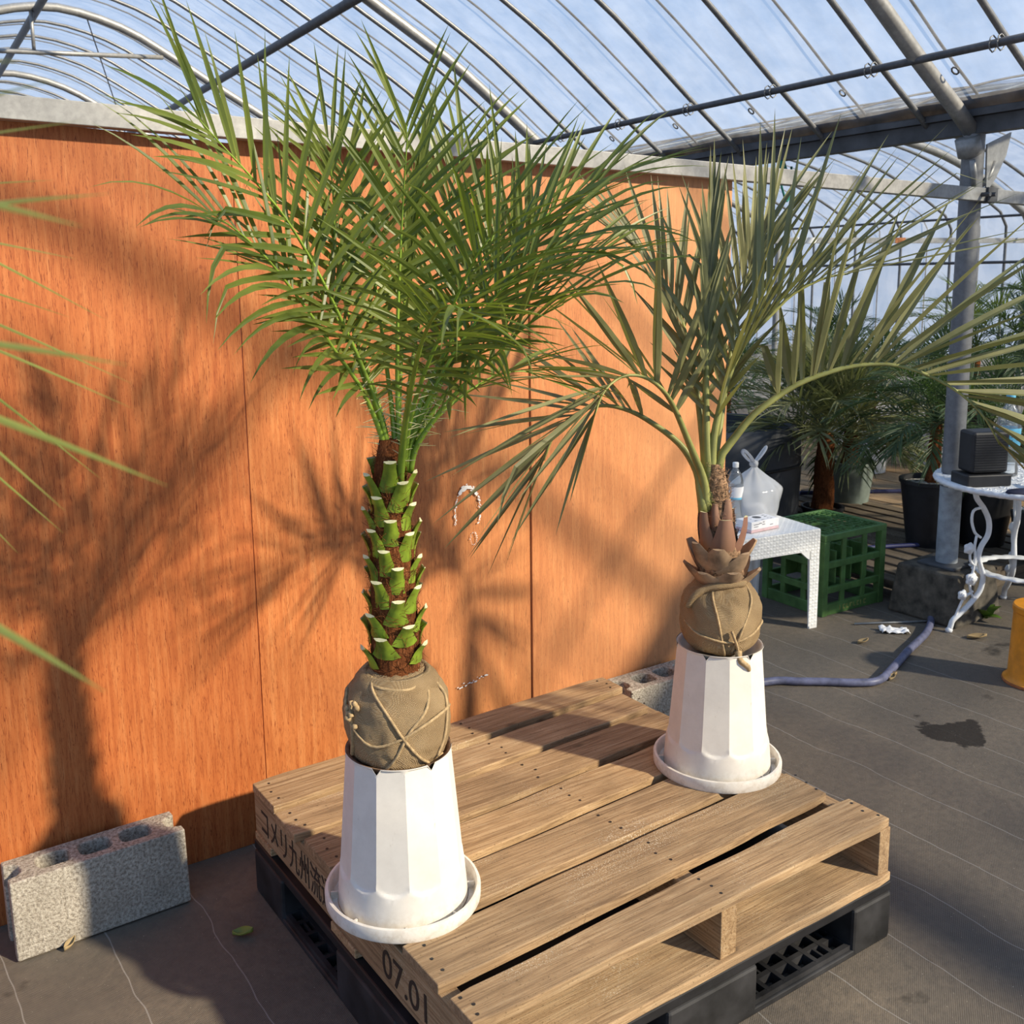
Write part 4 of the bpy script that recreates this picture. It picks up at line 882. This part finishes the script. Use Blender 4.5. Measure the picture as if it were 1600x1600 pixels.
# bottle behind the palm trunk
def bottle(name, label, loc, s, texton):
    t = thing(name, label, 'bottle', loc); b = MB()
    prof = [(.0,0),(.038,.0),(.042,.008),(.042,.03),(.040,.038),(.042,.046),(.040,.07),(.042,.078),(.042,.12),(.043,.121),(.043,.19),(.042,.192),(.042,.215),(.034,.25),(.018,.275),(.014,.285),(.014,.30)]
    b.lathe([(r*s, z*s) for r, z in prof], 32); b.build('bottle_body', M['bottle'], t, smooth=True)
    b = MB(); b.lathe([(r*s, z*s) for r, z in ((.0435,.122),(.0437,.124),(.0437,.186),(.0435,.188))], 32); b.build('label_sleeve', M['labelblue'] if texton else M['paper'], t, smooth=True)
    b = MB(); b.lathe([(r*s, z*s) for r, z in ((.0440,.120),(.0440,.130))], 32); b.build('label_stripe', M['labelblue'], t, smooth=True)
    b = MB(); b.lathe([(.016*s,.29*s),(.0165*s,.312*s),(.015*s,.316*s),(0,.316*s)], 20); b.build('bottle_cap', M['white'] if not texton else M['cap'], t, smooth=True)
    return t
bottle('water_bottle', 'clear drinking bottle with a blue stripe beside the carrier bag', V(2.655,1.81,TH_), .85, False)
bx_ = thing('tissue_box', 'small pale printed box with a pink base edge on the white side table', 'box', on_table(-.25,.12), R(-2))
b = MB(); b.box(-.085,.085,-.045,.045,.012,.048); b.build('carton', M['paper'], bx_, bevel=.002)
b = MB(); b.box(-.0855,.0855,-.0455,.0455,.0,.012); b.build('pink_band', M['pinkp'], bx_, bevel=.001)
b = MB(); rnd = random.Random(4)
b.lathe([(.02,.0483),(.0,.0486)], 14, (.005,.012,0)); 
for k in range(16):
    x, y = rnd.uniform(-.075,.06), rnd.uniform(-.04,.035); b.box(x, x+rnd.uniform(.004,.018), y, y+.003, .048, .0484)
for k in range(7):
    x, z = rnd.uniform(-.075,.03), rnd.uniform(.018,.042); b.box(x, x+rnd.uniform(.01,.03), -.0457, -.045, z, z+.0025)
b.build('print', M['darkpipe'], bx_)

# ================================================================ green bottle crate, upside down
cr = thing('bottle_crate', 'green plastic bottle crate standing upside down behind the white side table', 'crate', (2.965,1.548,0), R(-3))
cw, cd, ch = .425, .37, .388; g = M['green']
def cbox(nm, *a):
    b = MB(); b.box(*a); return b.build(nm, g, cr, bevel=.003)
b = MB(); b.box(0,cw,0,.02,ch-.03,ch); b.box(0,cw,cd-.02,cd,ch-.03,ch); b.box(0,.02,.02,cd-.02,ch-.03,ch); b.box(cw-.02,cw,.02,cd-.02,ch-.03,ch); b.build('top_rim', g, cr, bevel=.003)
b = MB(); nx, ny = 13, 11; holes = [(cw*.36,cd*.42),(cw*.62,cd*.66)]
def inh(x, y): return any((x-hx)**2+(y-hy)**2 < .045**2 for hx, hy in holes)
for i in range(1, nx):
    x = cw*i/nx; y = .02; n_ = 26; run = None
    for k in range(n_+1):
        yy = .02+(cd-.04)*k/n_; bad = inh(x, yy)
        if not bad and run is None: run = yy
        if (bad or k == n_) and run is not None:
            if yy-run > .005: b.box(x-.0024, x+.0024, run, yy, ch-.008, ch-.002)
            run = None
for j in range(1, ny):
    y = cd*j/ny; run = None; n_ = 30
    for k in range(n_+1):
        xx = .02+(cw-.04)*k/n_; bad = inh(xx, y)
        if not bad and run is None: run = xx
        if (bad or k == n_) and run is not None:
            if xx-run > .005: b.box(run, xx, y-.0024, y+.0024, ch-.008, ch-.0025)
            run = None
for hx, hy in holes+[(cw*.2,cd*.2),(cw*.8,cd*.3),(cw*.2,cd*.75),(cw*.82,cd*.82),(cw*.58,cd*.22)]:
    rr_ = .045 if (hx,hy) in holes else .03
    b.lathe([(rr_+.004,ch-.014),(rr_+.004,ch-.001),(rr_-.003,ch-.001),(rr_-.003,ch-.014)], 22, (hx,hy,0))
b.build('base_lattice', g, cr)
for x in (0, cw-.035):
    for y in (0, cd-.035): cbox('corner_post', x, x+.035, y, y+.035, 0, ch-.03)
for z in (.0, .105, .225): 
    for nm, a in (('side_rail', (.035,cw-.035,.004,.022)), ('side_rail', (.035,cw-.035,cd-.022,cd-.004)), ('side_rail', (.004,.022,.035,cd-.035)), ('side_rail', (cw-.022,cw-.004,.035,cd-.035))): cbox(nm, *a, z, z+(.055 if z == 0 else .032))
for k in range(1, 4):
    x = cw*k/4; cbox('divider', x-.004, x+.004, .022, cd-.022, .14, ch-.09)
for k in range(1, 3):
    y = cd*k/3; cbox('divider', .022, cw-.022, y-.004, y+.004, .14, ch-.09)
for k in (1, 2):
    x = cw*k/3; cbox('upright', x-.014, x+.014, .006, .018, .05, ch-.03)
    y = cd*k/3; cbox('upright', .006, .018, y-.014, y+.014, .05, ch-.03)
b = MB()
for k in range(8):                                                              # worn moulded letters, unreadable strokes
    x = .12+k*.024; b.box(x, x+.004, .002, .0045, .016, .038)
    if k % 2: b.box(x+.004, x+.014, .002, .0045, .034, .038)
    if k % 3: b.box(x+.004, x+.014, .002, .0045, .016, .020)
b.build('worn_moulding', M['stem2'], cr)
# second crate stacked further left under the table
# ================================================================ round white iron table
TC = V(3.60,.98,0)
it = thing('garden_table', 'white wrought iron round table with rose scroll legs at the right edge', 'table', TC)
tr_ = .385; tz = .66
b = MB(); b.lathe([(.0,tz-.008),(tr_-.03,tz-.008),(tr_-.03,tz),(.0,tz)], 64); b.build('lace_top', M['iron'], it, auto=40)
b = MB(); b.lathe([(tr_-.03,tz-.012),(tr_,tz-.016),(tr_+.006,tz-.004),(tr_,tz+.008),(tr_-.03,tz+.004)], 240, rf=lambda r, z, a: r+(.004*math.sin(a*60+z*200) if r > tr_-.01 else 0)); b.build('rope_rim', M['iron'], it, smooth=True)
b = MB(); rnd = random.Random(2)
for k in range(150):
    a = rnd.uniform(0, 6.28); r = tr_*math.sqrt(rnd.random())*.88; c = (r*math.cos(a), r*math.sin(a), tz); b.tube([V(*c)+V(.012*math.cos(q),.012*math.sin(q),.001) for q in [R(i*60) for i in range(7)]], .0022, 4)
b.build('lace_relief', M['iron'], it)['kind'] = 'stuff'
def leg(az):
    # curve in the leg's own plane: r (outwards), z
    C = [(.285,.648),(.275,.60),(.235,.55),(.205,.49),(.205,.43),(.235,.38),(.245,.33),(.228,.28),(.215,.24),(.225,.18),(.265,.13),(.315,.085),(.352,.055),(.362,.03),(.368,.008)]
    a = R(az); o = V(math.cos(a), math.sin(a), 0)
    def q(r, z, s=0): return o*r+V(0,0,z)+V(-o.y,o.x,0)*s
    b = MB(); b.tube(spline([q(*c) for c in C], 60), .0125, 8, flat=.8); lg = b.build('leg', M['iron'], it, smooth=True)
    b = MB(); b.lathe([(0,0),(.014,.002),(.016,.012),(.008,.022),(0,.024)], 14, tuple(q(.370,0))); b.build('foot_pad', M['iron'], lg, smooth=True)
    b = MB()
    for S in ([(.245,.555),(.285,.545),(.292,.50),(.275,.45),(.255,.43),(.24,.42)], [(.262,.43),(.268,.38),(.262,.33),(.268,.27),(.275,.24)], [(.29,.365),(.285,.32),(.262,.30),(.25,.33)], [(.28,.21),(.27,.17),(.25,.14)], [(.31,.145),(.33,.10),(.345,.062)], [(.30,.16),(.275,.17),(.262,.18)]):
        b.tube(spline([q(*c) for c in S], 14), .006, 6)
    b.build('scroll', M['iron'], lg, smooth=True)
    for r, z, s in ((.295,.375,.026), (.272,.235,.030), (.312,.165,.024)):
        b = MB(); c = q(r, z)
        for k in range(3):
            rr_ = s*(1-.3*k); b.lathe([(rr_*.2,-.004+.004*k),(rr_,-.002+.004*k),(rr_*.9,.006+.004*k),(rr_*.3,.008+.004*k),(0,.008+.004*k)], 20, rf=lambda r_, z_, an: r_*(1+.12*math.cos(an*5+k*1.2)))
        Mx = Matrix.Translation(c) @ Vector((-o.y, o.x, 0)).to_track_quat('Z', 'Y').to_matrix().to_4x4(); b.v = [tuple(Mx @ Vector(p)) for p in b.v]
        b.build('rose', M['iron'], lg, smooth=True)
for az in (160, 40, -80): leg(az)
b = MB(); sr, sz = .215, .255; b.lathe([(sr-.045,sz),(sr-.03,sz+.008),(sr,sz+.006),(sr+.006,sz),(sr,sz-.006),(sr-.03,sz-.006),(sr-.045,sz)], 120, rf=lambda r, z, a: r+(.006*math.sin(a*24) if r > sr-.02 else .004*math.sin(a*18))); b.build('lower_ring', M['iron'], it, smooth=True)
# things on the round table
sp = thing('speaker', 'black box speaker on its base on the white round table', 'speaker', (3.355,1.07,tz+.001), R(-28))
b = MB(); b.box(-.098,.098,-.065,.065,0,.052); b.build('speaker_base', M['blackp'], sp, bevel=.006)
b = MB(); b.box(-.075,.088,-.05,.06,.056,.235); b.build('cabinet', M['blackp'], sp, bevel=.012)
b = MB()
for k in range(14): b.box(-.065,.078,-.053,-.0495,.07+k*.011,.075+k*.011)
b.build('grille_rib', M['blackp2'], sp)
cs_ = thing('glasses_case', 'flat dark case lying in front of the black speaker', 'case', (3.30,.86,tz+.001), R(-20))
b = MB(); b.lathe([(.0,0),(.06,.001),(.066,.008),(.06,.016),(0,.02)], 30); b.v = [(x*1.15, y*.6, z) for x, y, z in b.v]; b.build('case_shell', M['navy'], cs_, smooth=True)
b = MB(); b.tube([(-.07,0,.009),(.07,0,.009)], .004, 6); b.build('case_seam', M['galv'], cs_)
cc_ = thing('cloth', 'dark folded cloth with a pale corner near the water bottle on the round table', 'cloth', (3.45,.82,tz+.001))
b = MB(); b.grid(lambda u, v: V(-.07+.14*u, -.05+.1*v, .012+.03*abs(noise.noise(V(u*2.5, v*2.5, 1)))*(1 if 0 < u < 1 and 0 < v < 1 else .2)), 12, 10); b.build('cloth_fold', M['navy'], cc_, smooth=True, solid=.004)
b = MB(); b.grid(lambda u, v: V(-.02+.09*u, .01+.06*v, .03+.04*u), 4, 4); b.build('cloth_corner', M['farpot'], cc_, smooth=True, solid=.003)
wb = bottle('water_bottle', 'large clear water bottle with blue lettered label at the right edge', (3.62,1.11,tz+.001), 1.15, True)
bt = text('天然水', wb, (-.038,-.034,.165), (R(90),0,R(-33)), .034, M['navy'], 'label_lettering')

# ================================================================ floor clutter
hs = MB(); hs.tube(spline([(1.75,1.20,.016),(1.95,1.215,.016),(2.169,1.165,.016),(2.25,1.105,.016),(2.33,1.045,.016),(2.42,.97,.016),(2.51,.935,.016),(2.68,.985,.016),(2.88,1.055,.016),(3.13,1.135,.016),(3.32,1.235,.016),(3.40,1.33,.016),(3.44,1.5,.016)], 90), .0155, 10)
tag(hs.build('hose', M['hose'], smooth=True), 'thick blue-grey hose snaking across the floor to the round table', 'hose')
hs = MB(); hs.tube(spline([(4.55,2.95,.13),(5.0,2.66,.13),(5.6,2.25,.13),(6.2,2.0,.13)], 30), .014, 8); tag(hs.build('hose', M['darkhose'], smooth=True), 'navy hose lying across the boards behind the green crate', 'hose')
hs = MB(); hs.tube(spline([(3.66,1.98,.112),(3.95,1.85,.112),(4.15,1.75,.112)], 20), .012, 8); tag(hs.build('hose', M['darkhose'], smooth=True), 'short navy hose end on the slatted platform beside the black pot', 'hose')
def leafscrap(label, loc, rz, s, mat, curl=.012, name='leaf', cat='leaf'):
    b = MB(); b.grid(lambda u, v: V(s*(u-.5), s*.30*(v-.5)*2*math.sin(math.pi*min(.98, max(.02, u))), .004+curl*((v-.5)**2*4)+curl*.8*u*u), 8, 4)
    o = b.build(name, M[mat], smooth=True, solid=.0012); o.location = loc; o.rotation_euler = (0,0,rz); return tag(o, label, cat)
leafscrap('yellow-green leaf on the mat left of the pallet', (-.105,.88,0), R(-35), .052, 'leaf4')
leafscrap('brown dry leaf at the foot of the left concrete block', (-.475,1.075,0), R(30), .035, 'dryleaf')
leafscrap('curled tan leaf on the floor between side table and hose', (2.83,1.235,0), R(-20), .05, 'dryleaf')
leafscrap('tan leaf beside the bend of the blue hose', (2.60,.955,0), R(-50), .06, 'dryleaf'); leafscrap('short brown leaf scrap just in front of the hose bend', (2.585,.93,0), R(10), .04, 'dryleaf')
leafscrap('dry leaf on the floor below the round table', (3.27,.99,0), R(-40), .08, 'dryleaf')
b = MB(); b.grid(lambda u, v: V(.12*(u-.5), .06*(v-.5), .006+.034*abs(noise.noise(V(u*4, v*4, 3)))), 16, 10); o = b.build('tissue', M['tissue'], smooth=True, solid=.001); o.location = (3.06,1.243,0); o.rotation_euler = (0,0,R(-38)); tag(o, 'crumpled white tissue on the dark floor', 'tissue')
b = MB(); b.tube([(3.0,1.40,.006),(3.33,1.21,.006)], .005, 6); tag(b.build('rod', M['galv'], smooth=True), 'thin pale rod lying behind the leg of the round table', 'rod')
yc = thing('bucket', 'orange-yellow plastic cylinder cut off by the right edge', 'bucket', (3.015,.60,0))
b = MB(); b.lathe([(.118,0),(.120,.012),(.110,.018),(.104,.03),(.098,.28),(.102,.285),(.102,.305),(.098,.31),(.0,.31)], 40); b.build('shell', M['orange'], yc, auto=35)
b = MB(); b.lathe([(.121,.0),(.123,.006),(.121,.012)], 40); b.build('foot_ring', M['rust'], yc, smooth=True)
wd_ = thing('weed', 'small broad-leaved weed growing under the round table', 'plant', (3.52,1.10,0))
rnd = random.Random(12)
def tinyleaf(t, p, d, s, mat='taro'):
    vs, fs = leaflet_geo(p, d, V(0,0,1), s, s*.34, .4, 5); b = MB(); b.add(vs, fs); return b.build('leaf', M[mat], t, smooth=True)
for k in range(7):
    a = k*2.4; tinyleaf(wd_, V(0,0,.01), V(math.cos(a), math.sin(a), rnd.uniform(.5,1.6)), rnd.uniform(.06,.11))

# ================================================================ background nursery: platform, boards, pots and palms
pf = thing('slat_platform', 'low weathered wooden slat platform behind the green crate', 'platform', (0,0,0))
for k in range(11):
    x = 3.50+k*.125; b = MB(); b.box(-.80,.80,-.045,.045,-.011,.011); o = b.build('slat', M['board2'], pf, bevel=.002); o.rotation_euler = (0,0,R(87)); o.location = (x,1.98+.35*(k/11),.089)
for y in (1.36,1.95,2.6):
    b = MB(); b.box(-.68,.68,-.03,.03,-.038,.038); o = b.build('joist', M['board2'], pf); o.location = (4.15,y,.039)
bw = thing('boardwalk', 'sunlit brown boards on the ground beyond the slat platform', 'boards', (0,0,0))
for k in range(11):
    x = 5.0+k*.30; b = MB(); b.box(-1.9,1.9,-.14,.14,-.012,.012); o = b.build('plank', M['board'], bw); o.rotation_euler = (0,0,R(87)); o.location = (x,2.9,.013+.0)
# draped grey tub
tp = thing('tub', 'large dark grey sheet-wrapped tub behind the white side table', 'tub', (3.86,2.98,0))
b = MB(); b.lathe([(.40,0),(.43,.08),(.445,.4),(.44,.55),(.43,.63),(.405,.665),(.38,.66),(.37,.60),(0,.58)], 64, rf=lambda r, z, a: r*(1+.05*noise.noise(V(math.cos(a)*2, math.sin(a)*2, z*1.5))+.03*noise.noise(V(math.cos(a)*5, math.sin(a)*5, z*2)))); b.build('wrap', M['tarp'], tp, smooth=True)
b = MB(); b.lathe([(.445,.42),(.456,.425),(.456,.435),(.445,.44)], 64, rf=lambda r, z, a: r*(1+.05*noise.noise(V(math.cos(a)*2, math.sin(a)*2, z*1.5))+.03*noise.noise(V(math.cos(a)*5, math.sin(a)*5, z*2)))); b.build('tie_cord', M['blackp'], tp, smooth=True)
def tapered_pot(t, r0, r1, h, mat, fill='soil', z=0):
    b = MB(); b.lathe([(0,z),(r0,z),(r1,z+h-.02),(r1+.008,z+h-.018),(r1+.008,z+h),(r1-.006,z+h),(r1-.010,z+h-.03)], 36); b.build('pot', M[mat], t, auto=40)
    b = MB(); b.lathe([(r1-.008,z+h-.028),(r1*.5,z+h-.018),(0,z+h-.016)], 24); b.build('soil' if fill == 'soil' else 'pebbles', M[fill], t, smooth=True)
def bgpalm(name, label, loc, potspec, th, tr0, nf, fl, seed, L=.2, droop=.3, space=.022, W_=.0065, elev=(80,5), trunkmat='fibre', sag=1.0, mat='leaf3', group=None, stub=True):
    t = thing(name, label, 'potted palm' if potspec else 'palm', loc, 0, group); z0 = 0
    if potspec:
        r0, r1, h, pm, fill = potspec; tapered_pot(t, r0, r1, h, pm, fill); z0 = h-.03
    rnd = random.Random(seed); b = MB(); K = 8
    b.lathe([(tr0*(1.15-.35*i/K), z0+th*i/K) for i in range(K+1)], 18, rf=lambda r, z, a: r*(1+.18*math.sin(a*5+z*130)+.12*noise.noise(V(a*3, z*40, seed))), cap1=True); b.build('trunk', M[trunkmat], t, smooth=True)
    zt = z0+th
    for k in range(nf):
        u = k/(nf-1); az = k*2.39996+seed; el = R(elev[0]+(elev[1]-elev[0])*u+rnd.uniform(-8,8)); ln = fl*rnd.uniform(.8,1.1)*(.75+.25*math.sin(u*3)); o = V(math.cos(az), math.sin(az), 0)
        P = []; p = V(0,0,zt-.03*u); d = (o*math.cos(el)+V(0,0,math.sin(el)))
        for i in range(7): P.append(p.copy()); p = p+d*ln/6; d = (d+V(0,0,-1)*sag*(.09+.06*i)+o*.02).normalized()
        rb, lf, at, Ln = frond(P, V(0,0,1)-o*.4, .28, L, 58, 18, 25, 18, space, W_, droop, (.006,.0012), rnd, segs=3, nseg=14)
        for vs, fs in lf: rb.add(vs, fs)
        rb.build('frond', M[mat], t)
    return t
bgpalm('potted_palm', 'big grey-green palm with a red-brown trunk behind the green crate', (4.30,2.58,0), (.10,.12,.15,'blackp','soil'), .48, .055, 44, .62, 11, L=.32, droop=.3, space=.022, W_=.0075, elev=(88,2), sag=.85, mat='leaf2')
bgpalm('potted_palm', 'drooping palm in a grey-green pot behind the crate', (4.74,2.72,0), (.11,.15,.36,'greypot','soil'), .22, .05, 20, .60, 23, L=.22, droop=.6, elev=(75,-5), sag=1.3)
bgpalm('potted_palm', 'fine-leaved palm in a black pot with white pebbles left of the post', (4.18,1.80,.10), (.115,.16,.36,'blackp','gravel'), .34, .032, 26, .50, 5, L=.17, droop=.4, space=.016, W_=.0048, elev=(80,-10), sag=1.2)
bgpalm('potted_palm', 'palm in a black pot half hidden behind the post', (4.42,1.66,.10), (.12,.165,.34,'blackp','gravel'), .30, .035, 20, .52, 8, L=.18, droop=.4, space=.018, W_=.005, elev=(80,-5), sag=1.1)
WP = [('white', (5.95,3.45,.03), 31, 'palm in a white pot far behind the crate'), ('farpot', (6.55,3.30,.03), 37, 'palm in a pale pot far behind the post'), ('farpot', (6.9,4.4,.0), 41, 'palm in a pale pot at the back left of the nursery'), ('blackp', (5.35,4.35,.0), 43, 'low palm in a black pot behind the dark tub'), ('blackp', (5.9,5.0,.0), 47, 'small dark palm in the row behind the tub')]
for m_, loc, sd_, lb in WP:
    bgpalm('potted_palm', lb, loc, (.14,.17,.34,'farpot' if m_ == 'white' else m_,'soil'), .30, .05, 22, .62, sd_, L=.24, droop=.4, space=.028, W_=.0065, elev=(82,0), group='potted palms far back')
TL = [((6.3,1.75,0), .75, .85, 51, 'tall dense palm beyond the round table at the right edge'), ((6.0,2.25,0), .62, .75, 53, 'dense palm just right of the post in the back row'), ((7.3,2.6,0), .75, .8, 57, 'tall palm seen behind the grey post'), ((7.6,3.6,0), .6, .75, 59, 'yellowish palm far back between post and crate'), ((7.2,1.7,0), .8, .85, 61, 'tall palm furthest right in the back row'), ((7.4,4.9,0), .5, .7, 67, 'palm far back left of the grey post')]
for loc, th, fl, sd_, lb in TL:
    bgpalm('potted_palm', lb, loc, (.14,.18,.32,'blackp','soil'), th, .045, 28, fl, sd_, L=.20, droop=.45, space=.022, W_=.006, elev=(82,-15), sag=1.0, mat='leaf3' if sd_ != 59 else 'leaf1', group='tall palms in the back row')
# long black planter with gravel and a broad round leaf
pl = thing('planter', 'long black planter of pale gravel under the round table', 'planter', (4.55,1.22,.10), R(-3))
b = MB(); b.hexa([V(-.30,-.14,0), V(.30,-.14,0), V(.30,.14,0), V(-.30,.14,0), V(-.33,-.17,.26), V(.33,-.17,.26), V(.33,.17,.26), V(-.33,.17,.26)]); b.build('trough', M['blackp'], pl, bevel=.008)
b = MB(); b.grid(lambda u, v: V(-.315+.63*u, -.155+.31*v, .262+.018*noise.noise(V(u*30, v*16, 0))), 50, 26); b.build('gravel', M['gravel'], pl, smooth=False)
b = MB(); b.lathe([(.04,.26),(.045,.30),(.03,.36)], 14, (-.05,0,0), cap1=True); b.build('stump', M['fibre'], pl, smooth=True)
tl = thing('taro', 'single broad round green leaf on a stalk under the round table', 'plant', (4.02,1.02,0))
b = MB(); b.tube(spline([(0,0,.0),(.02,0,.12),(.0,-.02,.24)], 10), .006, 6); b.build('stalk', M['stem1'], tl, smooth=True)
b = MB(); b.grid(lambda u, v: V(.075*math.sin(math.pi*u)**.7*(v-.5)*2*.9, -.02-.02*math.sin(v*3.14), .30-.16*u+.012*math.cos(v*6)), 12, 8); b.build('blade', M['taro'], tl, smooth=True, solid=.002)
